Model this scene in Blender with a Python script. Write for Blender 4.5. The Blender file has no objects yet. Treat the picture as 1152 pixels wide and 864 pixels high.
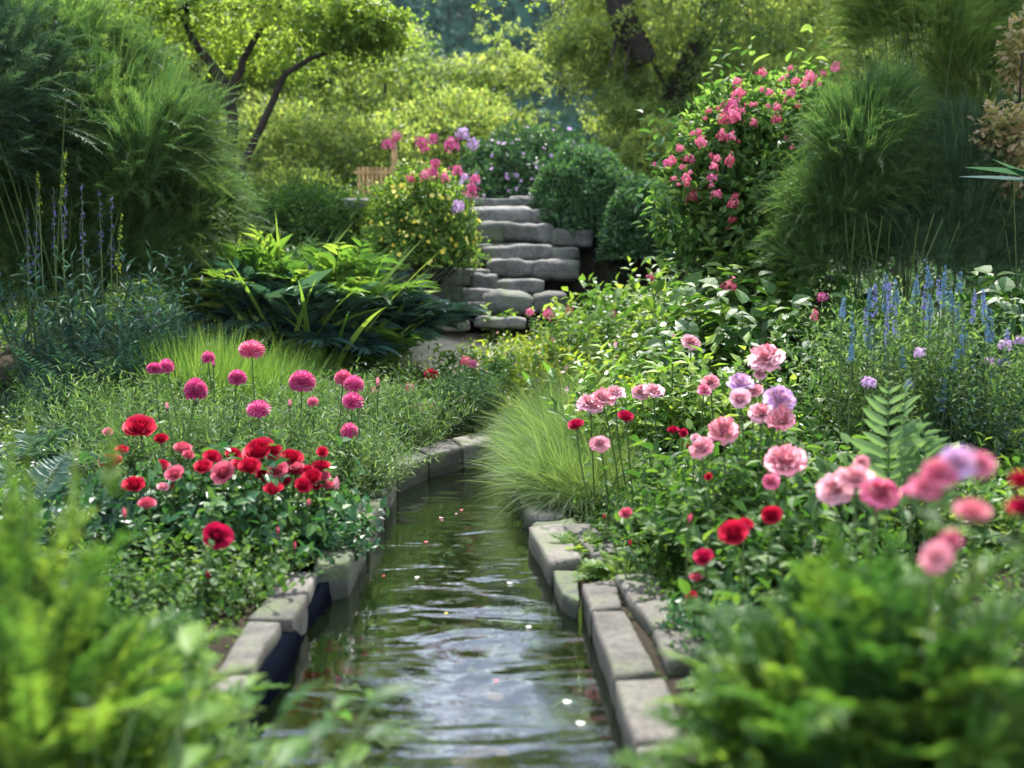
import bpy, math, random
import numpy as np
from mathutils import Vector, noise

# ------------------------------------------------------------------ camera, sky, sun, exposure
C = bpy.context.scene
COL = C.collection
rng = np.random.default_rng(7)
random.seed(7)
PI = math.pi

TH = math.atan(0.1)            # pitch below the horizon
CAMZ = 1.2
cam_d = bpy.data.cameras.new('camera')
cam = bpy.data.objects.new('camera', cam_d)
COL.objects.link(cam)
C.camera = cam
cam.location = (0, 0, CAMZ)
cam.rotation_euler = (PI/2 - TH, 0, 0)
cam_d.sensor_width = 36.0
cam_d.lens = 35.0
cam_d.clip_start = 0.05
cam_d.clip_end = 1500
cam_d.dof.use_dof = True
cam_d.dof.focus_distance = 5.6
cam_d.dof.aperture_fstop = 1.5

SUN_EL, SUN_AZ = math.radians(60), math.radians(4)   # azimuth from +Y towards +X
sdir = Vector((math.sin(SUN_AZ)*math.cos(SUN_EL), math.cos(SUN_AZ)*math.cos(SUN_EL), math.sin(SUN_EL)))
W = bpy.data.worlds.new('World')
C.world = W
W.use_nodes = True
nt = W.node_tree
bg = nt.nodes['Background']
sky = nt.nodes.new('ShaderNodeTexSky')
sky.sky_type = 'NISHITA'
sky.sun_disc = False
sky.sun_elevation = SUN_EL
sky.sun_rotation = SUN_AZ
sky.air_density = 1.2
sky.dust_density = 1.5
tc = nt.nodes.new('ShaderNodeTexCoord')
mp = nt.nodes.new('ShaderNodeMapping'); mp.inputs['Scale'].default_value = (1.6, 1.6, 3.2)
nz = nt.nodes.new('ShaderNodeTexNoise'); nz.inputs['Scale'].default_value = 1.7; nz.inputs['Detail'].default_value = 7; nz.inputs['Roughness'].default_value = .6
rp = nt.nodes.new('ShaderNodeValToRGB')
rp.color_ramp.elements[0].position = .49; rp.color_ramp.elements[1].position = .58
mx = nt.nodes.new('ShaderNodeMix'); mx.data_type = 'RGBA'
nt.links.new(tc.outputs['Generated'], mp.inputs['Vector'])
nt.links.new(mp.outputs[0], nz.inputs['Vector'])
nt.links.new(nz.outputs['Fac'], rp.inputs['Fac'])
nt.links.new(rp.outputs['Color'], mx.inputs['Factor'])
nt.links.new(sky.outputs[0], mx.inputs['A'])
mx.inputs['B'].default_value = (19, 21, 24, 1)       # sunlit cloud
nt.links.new(mx.outputs['Result'], bg.inputs['Color'])
bg.inputs['Strength'].default_value = 0.105

sl = bpy.data.lights.new('sun', 'SUN')
sl.energy = 5.0
sl.angle = math.radians(0.6)
sl.color = (1.0, 0.965, 0.90)
so = bpy.data.objects.new('sun', sl)
COL.objects.link(so)
so.location = (0, 0, 30)
so.rotation_euler = sdir.to_track_quat('Z', 'Y').to_euler()

vs = C.view_settings
vs.view_transform = 'Standard'
vs.look = 'None'
vs.exposure = 1.36
vs.gamma = 1.0
vs.use_curve_mapping = False
C.render.engine = 'CYCLES'
cy = C.cycles
cy.use_denoising = True
cy.max_bounces = 6
cy.diffuse_bounces = 3
cy.glossy_bounces = 3
cy.transmission_bounces = 4
cy.transparent_max_bounces = 8
cy.sample_clamp_indirect = 6.0
cy.caustics_reflective = False
cy.caustics_refractive = False
cy.use_adaptive_sampling = True
cy.adaptive_threshold = 0.02

# ------------------------------------------------------------------ photo pixel -> place in the garden
def ray(px, py):
    f = np.array([0, math.cos(TH), -math.sin(TH)])
    u = np.array([0, math.sin(TH), math.cos(TH)])
    r = np.array([1.0, 0, 0])
    return f + (px-576)/1120*r - (py-432)/1120*u
def P(px, py, Y):
    d = ray(px, py)
    return np.array([0, 0, CAMZ]) + d*(Y/d[1])
def PZ(px, py, z):
    d = ray(px, py)
    return np.array([0, 0, CAMZ]) + d*((z-CAMZ)/d[2])

# ------------------------------------------------------------------ terrain
def smooth(a, b, t):
    t = np.clip((t-a)/(b-a), 0, 1)
    return t*t*(3-2*t)
# water edge, left and right, from the picture
LE = np.array([PZ(*p, 0.0)[:2] for p in [(262, 850), (330, 730), (385, 640), (418, 590), (440, 548), (455, 526), (505, 514), (560, 508)]])
RE = np.array([PZ(*p, 0.0)[:2] for p in [(722, 850), (684, 760), (650, 700), (618, 650), (600, 610), (584, 570), (577, 545), (572, 520), (562, 508)]])
LE = np.concatenate([[(-.28, .3), (-.36, 1.3), (-.5, 1.9)], LE]); RE = np.concatenate([[(.14, .3), (.2, 1.3), (.27, 1.9)], RE])
YEND = 7.05
def left_x(y): return np.interp(y, LE[:, 1], LE[:, 0])
def right_x(y): return np.interp(y, RE[:, 1], RE[:, 0])
def bank_d(x, y):
    """distance outside the stream's edge, negative in the water"""
    dl = left_x(y) - x
    dr = x - right_x(y)
    return np.maximum(np.maximum(dl, dr), y - YEND)
def ground(x, y):
    x = np.asarray(x, float); y = np.asarray(y, float)
    d = bank_d(x, y)
    z = -0.34 + (0.34+0.07)*smooth(0.02, 0.12, d)
    out = smooth(0.35, 1.2, d)
    lat = np.clip(d-0.3, 0, 5)
    z = z + out*(0.11*np.clip(lat, 0, 3))
    far = np.clip(y-6.2, 0, 4.3)
    side = np.where(x > 0, 0.175, 0.17)*smooth(0.2, 2.2, np.abs(x)) + 0.06*(1-smooth(0.2, 2.2, np.abs(x)))
    z = z + far*side
    z = z + 1.0*smooth(10.6, 11.7, y)
    z = z + np.clip(y-11.7, 0, 60)*0.035
    z = z + 0.035*np.sin(x*1.7+y*0.9)*np.sin(y*1.3-x*.6)*smooth(0.4, 1.5, d)
    return z

# ------------------------------------------------------------------ mesh builder
def norm(v): return v/np.maximum(np.linalg.norm(v, axis=-1, keepdims=True), 1e-9)
UP = np.array([0, 0, 1.0])

class MB:
    def __init__(s):
        s.v = []; s.f = []; s.n = 0
    def add(s, V, F, mat=0, rnd=None, smoothf=False):
        """V (n,3); F (m,k) indices"""
        V = np.asarray(V, np.float32).reshape(-1, 3); F = np.asarray(F, np.int64)
        if rnd is None: rnd = np.full(len(F), .5)
        s.f.append((F+s.n, np.full(len(F), mat) if np.isscalar(mat) else mat, np.asarray(rnd, np.float32), smoothf))
        s.v.append(V); s.n += len(V)
    def mesh(s, name, mats):
        me = bpy.data.meshes.new(name)
        V = np.concatenate(s.v).astype(np.float32)
        me.vertices.add(len(V)); me.vertices.foreach_set('co', V.ravel())
        nl = sum(F.size for F, _, _, _ in s.f); nf = sum(len(F) for F, _, _, _ in s.f)
        me.loops.add(nl); me.polygons.add(nf)
        me.loops.foreach_set('vertex_index', np.concatenate([F.ravel() for F, _, _, _ in s.f]).astype(np.int32))
        tot = np.concatenate([np.full(len(F), F.shape[1]) for F, _, _, _ in s.f])
        st = np.concatenate([[0], np.cumsum(tot)[:-1]]).astype(np.int32)
        me.polygons.foreach_set('loop_start', st)
        me.polygons.foreach_set('material_index', np.concatenate([m for _, m, _, _ in s.f]).astype(np.int32))
        me.polygons.foreach_set('use_smooth', np.concatenate([np.full(len(F), sm) for F, _, _, sm in s.f]))
        a = me.attributes.new('rnd', 'FLOAT', 'FACE')
        a.data.foreach_set('value', np.concatenate([r for _, _, r, _ in s.f]).astype(np.float32))
        for m in (mats if isinstance(mats, (list, tuple)) else [mats]): me.materials.append(m)
        me.update(calc_edges=True)
        return me
    def obj(s, name, mats, parent=None, loc=(0, 0, 0)):
        return link(name, s.mesh(name, mats), parent, loc)

def link(name, me, parent=None, loc=(0, 0, 0), rz=0, sc=1):
    o = bpy.data.objects.new(name, me); COL.objects.link(o)
    o.location = tuple(loc); o.rotation_euler = (0, 0, rz)
    o.scale = (sc, sc, sc) if np.isscalar(sc) else sc
    if parent: o.parent = parent
    return o
def tag(o, label=None, cat=None, group=None, kind=None):
    if label: o['label'] = label
    if cat: o['category'] = cat
    if group: o['group'] = group
    if kind: o['kind'] = kind
    return o
def thing(name, label, cat, loc=(0, 0, 0), group=None, rz=0):
    o = bpy.data.objects.new(name, None); COL.objects.link(o)
    o.empty_display_size = .1
    o.location = tuple(loc); o.rotation_euler = (0, 0, rz)
    return tag(o, label, cat, group)
def copy_tree(o, parent=None):
    kids = list(o.children)
    c = o.copy(); COL.objects.link(c); c.parent = parent
    for k in kids: copy_tree(k, c)
    return c

# leaf shapes: base at origin, tip at +Y (length 1), normal +Z
def leaf_ovate(w=.55, fold=.12, droop=.15):
    ys = [0, .12, .38, .68, 1.0]; ws = [.02, .6, 1.0, .72, 0]
    V = []; 
    for y, k in zip(ys, ws):
        z = -droop*y*y
        V += [(-k*w/2, y, z+fold*k), (0, y, z), (k*w/2, y, z+fold*k)]
    F = []
    for i in range(4):
        a = 3*i
        F += [(a, a+1, a+4, a+3), (a+1, a+2, a+5, a+4)]
    return np.array(V), np.array(F)
def leaf_mid(w=.5, fold=.1, droop=.12):
    V = [(0, 0, 0), (-w/2, .45, fold-droop*.2), (0, .5, -droop*.25), (w/2, .45, fold-droop*.2), (0, 1, -droop)]
    return np.array(V), np.array([(0, 2, 1), (0, 3, 2), (1, 2, 4), (2, 3, 4)])
def leaf_simple(w=.5, fold=.08):
    V = [(0, 0, 0), (w/2, .45, fold), (0, 1, 0), (-w/2, .45, fold)]
    return np.array(V), np.array([(0, 1, 2), (0, 2, 3)])
def needle(w=.08):
    return np.array([(-w/2, 0, 0), (w/2, 0, 0), (w*.35, .7, -.03), (0, 1, -.08), (-w*.35, .7, -.03)]), np.array([(0, 1, 2, 3, 4)])

def place(mb, tmpl, pos, d, n, length, width=None, mat=0, rnd=None, sm=False):
    """copies of a leaf shape: base pos, pointing d, facing n, scaled"""
    V, F = tmpl
    N = len(pos)
    d = norm(d); n = n - (n*d).sum(-1, keepdims=True)*d; n = norm(n)
    s = np.cross(d, n)
    L = np.broadcast_to(np.asarray(length, float), (N,))[:, None, None]
    Wd = L if width is None else np.broadcast_to(np.asarray(width, float), (N,))[:, None, None]
    out = pos[:, None, :] + s[:, None, :]*V[None, :, 0:1]*Wd + d[:, None, :]*V[None, :, 1:2]*L + n[:, None, :]*V[None, :, 2:3]*L
    FF = (F[None] + (np.arange(N)*len(V))[:, None, None]).reshape(-1, F.shape[1])
    if rnd is None: rnd = rng.random(N)
    mb.add(out.reshape(-1, 3), FF, mat, np.repeat(np.clip(rnd, 0, 1), len(F)), sm)

def tubes(mb, Pt, r, sides=4, mat=0, rnd=None):
    """Pt (K,T,3) paths, r (K,T) radii"""
    K, T, _ = Pt.shape
    tan = np.gradient(Pt, axis=1); tan = norm(tan)
    m_ = norm(Pt[:, -1:]-Pt[:, :1])
    ref = np.where(np.abs(m_[..., 2:3]) > .6, np.array([.25, -1., .1]), UP)*np.ones_like(Pt)
    a = norm(np.cross(tan, ref)); b = np.cross(tan, a)
    an = np.arange(sides)*2*PI/sides
    V = Pt[:, :, None, :] + r[:, :, None, None]*(np.cos(an)[None, None, :, None]*a[:, :, None, :] + np.sin(an)[None, None, :, None]*b[:, :, None, :])
    idx = np.arange(K*T*sides).reshape(K, T, sides)
    nx = np.roll(idx, -1, axis=2)
    F = np.stack([idx[:, :-1], nx[:, :-1], nx[:, 1:], idx[:, 1:]], -1).reshape(-1, 4)
    rr = None if rnd is None else np.repeat(rnd, (T-1)*sides)
    mb.add(V.reshape(-1, 3), F, mat, rr, True)

def blades(mb, S, D, L, droop, width, segs=5, mat=0, rnd=None, taper=1.0):
    """grass-like strips"""
    K = len(S); t = np.linspace(0, 1, segs+1)
    L = np.broadcast_to(L, (K,)); droop = np.broadcast_to(droop, (K,)); width = np.broadcast_to(width, (K,))
    D = norm(D)
    Pt = S[:, None] + D[:, None]*(L[:, None]*t)[..., None] - UP*(droop[:, None]*L[:, None]*t**2)[..., None]
    rv = norm(np.cross(D, rng.normal(size=(K, 3))*.5 + UP*.9))
    w = width[:, None]*np.clip(1-(t**2.2)*taper, .03, 1)*(.35+.65*np.minimum(1, t*5))
    A = Pt - rv[:, None]*w[..., None]/2; B = Pt + rv[:, None]*w[..., None]/2
    V = np.stack([A, B], 2)
    idx = np.arange(K*(segs+1)*2).reshape(K, segs+1, 2)
    F = np.stack([idx[:, :-1, 0], idx[:, :-1, 1], idx[:, 1:, 1], idx[:, 1:, 0]], -1).reshape(-1, 4)
    if rnd is None: rnd = rng.random(K)
    mb.add(V.reshape(-1, 3), F, mat, np.repeat(rnd, segs), True)

def fronds(mb, S, D, L, droop, M, tmpl, ll, lw=None, ang=60, t0=.15, mode='pinnate', mat=0, stem_r=.0, stem_mat=0, rnd=None, prof='fern', jit=.25, rspread=.15, lift=.1):
    K = len(S); D = norm(D)
    L = np.broadcast_to(L, (K,)); droop = np.broadcast_to(droop, (K,))
    t = np.linspace(t0, 1, M)
    def path(t): return S[:, None] + D[:, None]*(L[:, None]*t)[..., None] - UP*(droop[:, None]*L[:, None]*t**2)[..., None]
    Pt = path(t)
    T = norm(D[:, None]*np.ones(M)[None, :, None] - UP*(2*droop[:, None]*t)[..., None])
    side = np.cross(T, UP + rng.normal(size=(K, 1, 3))*.15); side = norm(side)
    nr = np.cross(side, T)
    if rnd is None: rnd = rng.random(K)
    a = math.radians(ang)
    pf = {'fern': np.sin(PI*np.clip(.18+.8*t, 0, 1))**.8+.06, 'even': np.ones(M), 'tip': .6+.5*t, 'spike': 1.05-.75*t}[prof]
    def emit(dirs, nrm, k):
        n0 = K*M
        R = np.clip(np.repeat(rnd, M) + rng.normal(size=n0)*rspread, 0, 1)
        sc = (np.tile(pf, K))*(1+rng.normal(size=n0)*.18)
        dd = dirs.reshape(-1, 3) + rng.normal(size=(n0, 3))*jit
        nn = nrm.reshape(-1, 3) + rng.normal(size=(n0, 3))*jit
        place(mb, tmpl, Pt.reshape(-1, 3) , dd, nn, ll*sc, None if lw is None else lw*sc, mat, R)
    if mode == 'pinnate':
        for sg in (-1, 1):
            emit(math.cos(a)*T + math.sin(a)*sg*side + lift*nr, nr+0*T, 0)
    else:
        ph = (np.arange(M)*2.4)[None, :] + rng.random(K)[:, None]*6.28
        dirs = math.cos(a)*T + math.sin(a)*(np.cos(ph)[..., None]*side + np.sin(ph)[..., None]*nr)
        emit(dirs, UP*1.0 + .35*T - dirs*.1, 0)
    if stem_r > 0:
        ts = np.linspace(0, 1, 6)
        tubes(mb, path(ts), stem_r*(1-.75*ts)[None, :]*np.ones((K, 1)), 3, stem_mat, np.full(K, .5))
    return Pt

def disk(n, r):
    a = rng.random(n)*2*PI; q = np.sqrt(rng.random(n))*r
    return np.stack([q*np.cos(a), q*np.sin(a), np.zeros(n)], -1)
def fan(n, tilt0, tilt1):
    """directions leaning between tilt0 and tilt1 degrees from vertical"""
    a = rng.random(n)*2*PI; t = np.radians(tilt0+(tilt1-tilt0)*np.sqrt(rng.random(n)))
    return np.stack([np.sin(t)*np.cos(a), np.sin(t)*np.sin(a), np.cos(t)], -1)

# ------------------------------------------------------------------ materials
def ramp(nt, stops, interp='LINEAR'):
    r = nt.nodes.new('ShaderNodeValToRGB'); cr = r.color_ramp; cr.interpolation = interp
    while len(cr.elements) < len(stops): cr.elements.new(.5)
    for e, (p, c) in zip(cr.elements, stops): e.position = p; e.color = (*c, 1)
    return r
def leafmat(name, cols, rough=.5, transl=.42, tcol=1.9, spec=.32, tyellow=.8):
    m = bpy.data.materials.new(name); m.use_nodes = True; nt = m.node_tree
    p = nt.nodes['Principled BSDF']; out = nt.nodes['Material Output']
    at = nt.nodes.new('ShaderNodeAttribute'); at.attribute_name = 'rnd'
    oi = nt.nodes.new('ShaderNodeObjectInfo')
    r = ramp(nt, [(i/(len(cols)-1), c) for i, c in enumerate(cols)])
    ad = nt.nodes.new('ShaderNodeMath'); ad.operation = 'MULTIPLY_ADD'; ad.inputs[1].default_value = .24; 
    sb = nt.nodes.new('ShaderNodeMath'); sb.operation = 'SUBTRACT'; sb.inputs[1].default_value = .12
    nt.links.new(oi.outputs['Random'], ad.inputs[0]); nt.links.new(at.outputs['Fac'], ad.inputs[2]); nt.links.new(ad.outputs[0], sb.inputs[0])
    nt.links.new(sb.outputs[0], r.inputs['Fac'])
    nt.links.new(r.outputs['Color'], p.inputs['Base Color'])
    p.inputs['Roughness'].default_value = rough
    p.inputs['Specular IOR Level'].default_value = spec
    tr = nt.nodes.new('ShaderNodeBsdfTranslucent')
    mu = nt.nodes.new('ShaderNodeMix'); mu.data_type = 'RGBA'; mu.blend_type = 'MULTIPLY'; mu.inputs['Factor'].default_value = 1
    mu.inputs['B'].default_value = (tcol*1.05, tcol, tcol*.75*tyellow, 1)
    nt.links.new(r.outputs['Color'], mu.inputs['A']); nt.links.new(mu.outputs['Result'], tr.inputs['Color'])
    ms = nt.nodes.new('ShaderNodeMixShader'); ms.inputs[0].default_value = transl
    nt.links.new(p.outputs[0], ms.inputs[1]); nt.links.new(tr.outputs[0], ms.inputs[2]); nt.links.new(ms.outputs[0], out.inputs['Surface'])
    return m
def petalmat(name, cols, transl=.35, rough=.55, tm=1.0):
    m = leafmat(name, cols, rough, transl, 1.0, .25)
    for n in m.node_tree.nodes:
        if n.type == 'MIX' and n.blend_type == 'MULTIPLY': n.inputs['B'].default_value = (tm, tm, tm, 1)
    return m
def plainmat(name, col, rough=.7, spec=.3, var=.25, scale=20, bump=.0, metal=0):
    m = bpy.data.materials.new(name); m.use_nodes = True; nt = m.node_tree
    p = nt.nodes['Principled BSDF']
    tc = nt.nodes.new('ShaderNodeTexCoord'); n = nt.nodes.new('ShaderNodeTexNoise'); n.inputs['Scale'].default_value = scale; n.inputs['Detail'].default_value = 5
    nt.links.new(tc.outputs['Object'], n.inputs['Vector'])
    c = np.array(col)
    r = ramp(nt, [(.3, tuple(c*(1-var))), (.7, tuple(np.minimum(c*(1+var), 1)))])
    nt.links.new(n.outputs['Fac'], r.inputs['Fac']); nt.links.new(r.outputs['Color'], p.inputs['Base Color'])
    p.inputs['Roughness'].default_value = rough; p.inputs['Specular IOR Level'].default_value = spec; p.inputs['Metallic'].default_value = metal
    if bump:
        b = nt.nodes.new('ShaderNodeBump'); b.inputs['Strength'].default_value = bump; b.inputs['Distance'].default_value = .02
        nt.links.new(n.outputs['Fac'], b.inputs['Height']); nt.links.new(b.outputs[0], p.inputs['Normal'])
    return m
def stonemat(name, base, moss=.3, scale=9, wet=False, warm=.0):
    m = bpy.data.materials.new(name); m.use_nodes = True; nt = m.node_tree; L = nt.links
    p = nt.nodes['Principled BSDF']
    tc = nt.nodes.new('ShaderNodeTexCoord'); oi = nt.nodes.new('ShaderNodeObjectInfo')
    va = nt.nodes.new('ShaderNodeVectorMath'); va.operation = 'ADD'
    L.new(tc.outputs['Object'], va.inputs[0]); L.new(oi.outputs['Location'], va.inputs[1])
    def N(s, d=6, r=.6):
        n = nt.nodes.new('ShaderNodeTexNoise'); n.inputs['Scale'].default_value = s; n.inputs['Detail'].default_value = d; n.inputs['Roughness'].default_value = r
        L.new(va.outputs[0], n.inputs['Vector']); return n
    n1 = N(scale); n2 = N(scale*5, 8, .7); n3 = N(scale*.5); n4 = N(scale*22, 3)
    b = np.array(base); w = np.array([1+warm, 1, 1-warm*1.2])
    r1 = ramp(nt, [(.28, tuple(b*.5*w)), (.5, tuple(b*w)), (.72, tuple(np.minimum(b*1.55, .9)))])
    L.new(n1.outputs['Fac'], r1.inputs['Fac'])
    r2 = ramp(nt, [(.35, (.55, .55, .55)), (.65, (1.25, 1.25, 1.25))]); L.new(n2.outputs['Fac'], r2.inputs['Fac'])
    mu = nt.nodes.new('ShaderNodeMix'); mu.data_type = 'RGBA'; mu.blend_type = 'MULTIPLY'; mu.inputs['Factor'].default_value = 1
    L.new(r1.outputs['Color'], mu.inputs['A']); L.new(r2.outputs['Color'], mu.inputs['B'])
    # per-stone tone
    ot = nt.nodes.new('ShaderNodeMapRange'); ot.inputs['To Min'].default_value = .6; ot.inputs['To Max'].default_value = 1.35
    L.new(oi.outputs['Random'], ot.inputs['Value'])
    mu2 = nt.nodes.new('ShaderNodeVectorMath'); mu2.operation = 'SCALE'
    L.new(mu.outputs['Result'], mu2.inputs[0]); L.new(ot.outputs[0], mu2.inputs['Scale'])
    ms = nt.nodes.new('ShaderNodeMix'); ms.data_type = 'RGBA'
    r3 = ramp(nt, [(.62-moss*.45, (0, 0, 0)), (.74-moss*.45, (1, 1, 1))]); L.new(n3.outputs['Fac'], r3.inputs['Fac'])
    mm = nt.nodes.new('ShaderNodeMath'); mm.operation = 'MULTIPLY'
    r4 = ramp(nt, [(.35, (0, 0, 0)), (.6, (1, 1, 1))]); L.new(n2.outputs['Fac'], r4.inputs['Fac'])
    L.new(r3.outputs['Color'], mm.inputs[0]); L.new(r4.outputs['Color'], mm.inputs[1])
    L.new(mm.outputs[0], ms.inputs['Factor']); L.new(mu2.outputs[0], ms.inputs['A']); ms.inputs['B'].default_value = (.07, .1, .025, 1)
    if name in ('coping_stone', 'mossy_stone'):       # algae stain along the waterline
        ge = nt.nodes.new('ShaderNodeNewGeometry'); sx = nt.nodes.new('ShaderNodeSeparateXYZ'); L.new(ge.outputs['Position'], sx.inputs[0])
        ma = nt.nodes.new('ShaderNodeMath'); ma.operation = 'MULTIPLY_ADD'; ma.inputs[1].default_value = -.07; L.new(n1.outputs['Fac'], ma.inputs[0]); L.new(sx.outputs['Z'], ma.inputs[2])
        mr = nt.nodes.new('ShaderNodeMapRange'); mr.inputs['From Min'].default_value = .0; mr.inputs['From Max'].default_value = .035; mr.inputs['To Min'].default_value = 1; mr.inputs['To Max'].default_value = 0
        L.new(ma.outputs[0], mr.inputs['Value'])
        mw = nt.nodes.new('ShaderNodeMix'); mw.data_type = 'RGBA'; mw.inputs['B'].default_value = (.022, .028, .014, 1)
        L.new(mr.outputs[0], mw.inputs['Factor']); L.new(ms.outputs['Result'], mw.inputs['A']); ms = mw
    L.new(ms.outputs['Result'], p.inputs['Base Color'])
    p.inputs['Roughness'].default_value = .25 if wet else .78
    bp = nt.nodes.new('ShaderNodeBump'); bp.inputs['Strength'].default_value = .55; bp.inputs['Distance'].default_value = .03 if name == 'boulder_stone' else .014
    ad = nt.nodes.new('ShaderNodeMath'); ad.operation = 'ADD'
    L.new(n2.outputs['Fac'], ad.inputs[0]); L.new(n4.outputs['Fac'], ad.inputs[1])
    L.new(ad.outputs[0], bp.inputs['Height']); L.new(bp.outputs[0], p.inputs['Normal'])
    return m

M = {}
M['fresh'] = leafmat('fresh_leaf', [(.04, .10, .02), (.075, .16, .026), (.13, .22, .035), (.21, .29, .055)])
M['mid'] = leafmat('mid_leaf', [(.02, .06, .012), (.035, .095, .016), (.06, .13, .02), (.10, .17, .03)])
M['leafgreen'] = leafmat('shrub_leaf', [(.035, .09, .022), (.06, .14, .03), (.11, .2, .045), (.17, .27, .07)], transl=.45, rough=.42)
M['dark'] = leafmat('dark_leaf', [(.02, .055, .022), (.034, .085, .032), (.05, .12, .044), (.075, .16, .06)], transl=.32, rough=.45)
M['rose_leaf'] = leafmat('rose_leaf', [(.012, .05, .018), (.02, .08, .026), (.035, .11, .03), (.07, .15, .03)], transl=.28, rough=.38)
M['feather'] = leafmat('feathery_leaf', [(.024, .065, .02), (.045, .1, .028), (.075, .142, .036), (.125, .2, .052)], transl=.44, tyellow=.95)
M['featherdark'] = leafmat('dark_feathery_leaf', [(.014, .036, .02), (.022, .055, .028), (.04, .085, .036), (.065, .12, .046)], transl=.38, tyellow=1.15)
M['blue'] = leafmat('blue_green_leaf', [(.014, .042, .034), (.022, .062, .048), (.034, .085, .06), (.06, .12, .075)], transl=.3, rough=.5)  # tones lowered to put the big bush's shade into the leaf colour
M['yellow'] = leafmat('yellow_green_leaf', [(.05, .11, .012), (.10, .18, .014), (.18, .26, .02), (.32, .36, .03)])
M['maple'] = leafmat('maple_leaf', [(.07, .125, .025), (.11, .18, .032), (.16, .24, .04), (.23, .30, .06)], transl=.55, tcol=1.9)
M['treegreen'] = leafmat('tree_leaf', [(.05, .095, .03), (.1, .155, .042), (.17, .225, .058), (.25, .29, .085)], transl=.55, tcol=2.1)
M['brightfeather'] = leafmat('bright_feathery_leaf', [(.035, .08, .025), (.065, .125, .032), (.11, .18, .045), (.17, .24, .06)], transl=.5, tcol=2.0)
M['near'] = leafmat('near_leaf', [(.024, .075, .015), (.05, .125, .02), (.095, .185, .028), (.18, .27, .042)], transl=.48)
M['conifer'] = leafmat('grey_green_tree_leaf', [(.025, .06, .03), (.04, .09, .04), (.06, .12, .05)], transl=.3)
M['grass'] = leafmat('grass_blade', [(.04, .10, .022), (.07, .15, .03), (.11, .2, .04), (.17, .25, .06)], transl=.45)
M['palegrass'] = leafmat('pale_grass_blade', [(.055, .12, .035), (.09, .165, .045), (.14, .22, .065), (.23, .3, .11)], transl=.42, tcol=1.8)
M['wood'] = leafmat('green_stem', [(.05, .09, .02), (.07, .11, .03)], transl=.1)
M['redleaf'] = leafmat('bronze_leaf', [(.12, .14, .05), (.24, .2, .1), (.34, .25, .16), (.16, .2, .06)], transl=.4)
M['red'] = petalmat('red_petal', [(.32, .003, .022), (.46, .006, .036), (.58, .018, .06)], .25)
M['crimson'] = petalmat('crimson_petal', [(.30, .003, .03), (.42, .006, .05), (.55, .015, .08)], .3)
M['magenta'] = petalmat('magenta_petal', [(.46, .03, .15), (.62, .09, .26), (.76, .22, .4)], .3)
M['coral'] = petalmat('coral_petal', [(.5, .05, .10), (.62, .11, .17), (.7, .2, .26)], .3)
M['pink'] = petalmat('pink_petal', [(.66, .16, .22), (.74, .28, .33), (.8, .42, .46)], .3)
M['rosepink'] = petalmat('rose_pink_petal', [(.6, .07, .17), (.7, .15, .27), (.78, .28, .4)], .3)
M['palepink'] = petalmat('pale_pink_petal', [(.7, .28, .36), (.77, .42, .48), (.83, .58, .62)], .3)
M['lilac'] = petalmat('lilac_petal', [(.42, .22, .5), (.58, .34, .62), (.72, .48, .72)], .3)
M['violet'] = petalmat('violet_petal', [(.07, .06, .18), (.11, .10, .26), (.18, .16, .36)])
M['bluep'] = petalmat('blue_petal', [(.05, .11, .2), (.08, .17, .3), (.16, .27, .42)])
M['violet2'] = petalmat('lavender_petal', [(.13, .13, .36), (.2, .2, .48), (.32, .3, .56)])
M['white'] = petalmat('white_petal', [(.7, .7, .62), (.8, .8, .75), (.86, .84, .8)])
M['yellowp'] = petalmat('yellow_petal', [(.75, .55, .05), (.8, .65, .1), (.85, .75, .25)])
M['bark'] = plainmat('dark_bark', (.022, .017, .013), .85, .2, .5, 12, .6)
M['soil'] = plainmat('soil', (.026, .02, .014), .95, .1, .5, 6, .8)
M['coping'] = stonemat('coping_stone', (.095, .088, .076), .2, 8, warm=.05)
M['mossy'] = stonemat('mossy_stone', (.07, .07, .06), .45, 8)
M['boulder'] = stonemat('boulder_stone', (.135, .13, .122), .2, 5, warm=.01)
M['pebble'] = stonemat('pebble_stone', (.075, .075, .04), .2, 7, wet=True)
M['pebblered'] = stonemat('red_pebble_stone', (.22, .06, .03), .0, 9, wet=True)
M['pebblepale'] = stonemat('pale_pebble_stone', (.2, .19, .16), .05, 9, wet=True)
M['timber'] = plainmat('golden_timber', (.34, .21, .09), .65, .3, .35, 14, .3)
M['liner'] = plainmat('pond_liner', (.003, .004, .007), .9, .0, .3, 6, .15)
M['gravel'] = plainmat('gravel_path', (.30, .27, .2), .9, .2, .35, 60, .6)

# ------------------------------------------------------------------ the setting: ground, hill, path, water
def grid_mesh(name, xs, ys, fz, mat, kind='structure'):
    X, Y = np.meshgrid(xs, ys); Z = fz(X, Y)
    V = np.stack([X, Y, Z], -1).reshape(-1, 3)
    i = np.arange(len(ys)*len(xs)).reshape(len(ys), len(xs))
    F = np.stack([i[:-1, :-1], i[:-1, 1:], i[1:, 1:], i[1:, :-1]], -1).reshape(-1, 4)
    mb = MB(); mb.add(V, F, 0, None, True)
    return tag(mb.obj(name, mat), kind=kind)
xs = np.concatenate([np.linspace(-90, -6, 30), np.linspace(-5.8, -1.6, 50), np.linspace(-1.55, 1.9, 160), np.linspace(2, 6, 50), np.linspace(6.5, 90, 30)])
ys = np.concatenate([np.linspace(-30, 0, 10), np.linspace(.3, 8.2, 200), np.linspace(8.3, 14, 60), np.linspace(15, 75, 40)])
grid_mesh('ground', xs, ys, ground, M['soil'])
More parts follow.
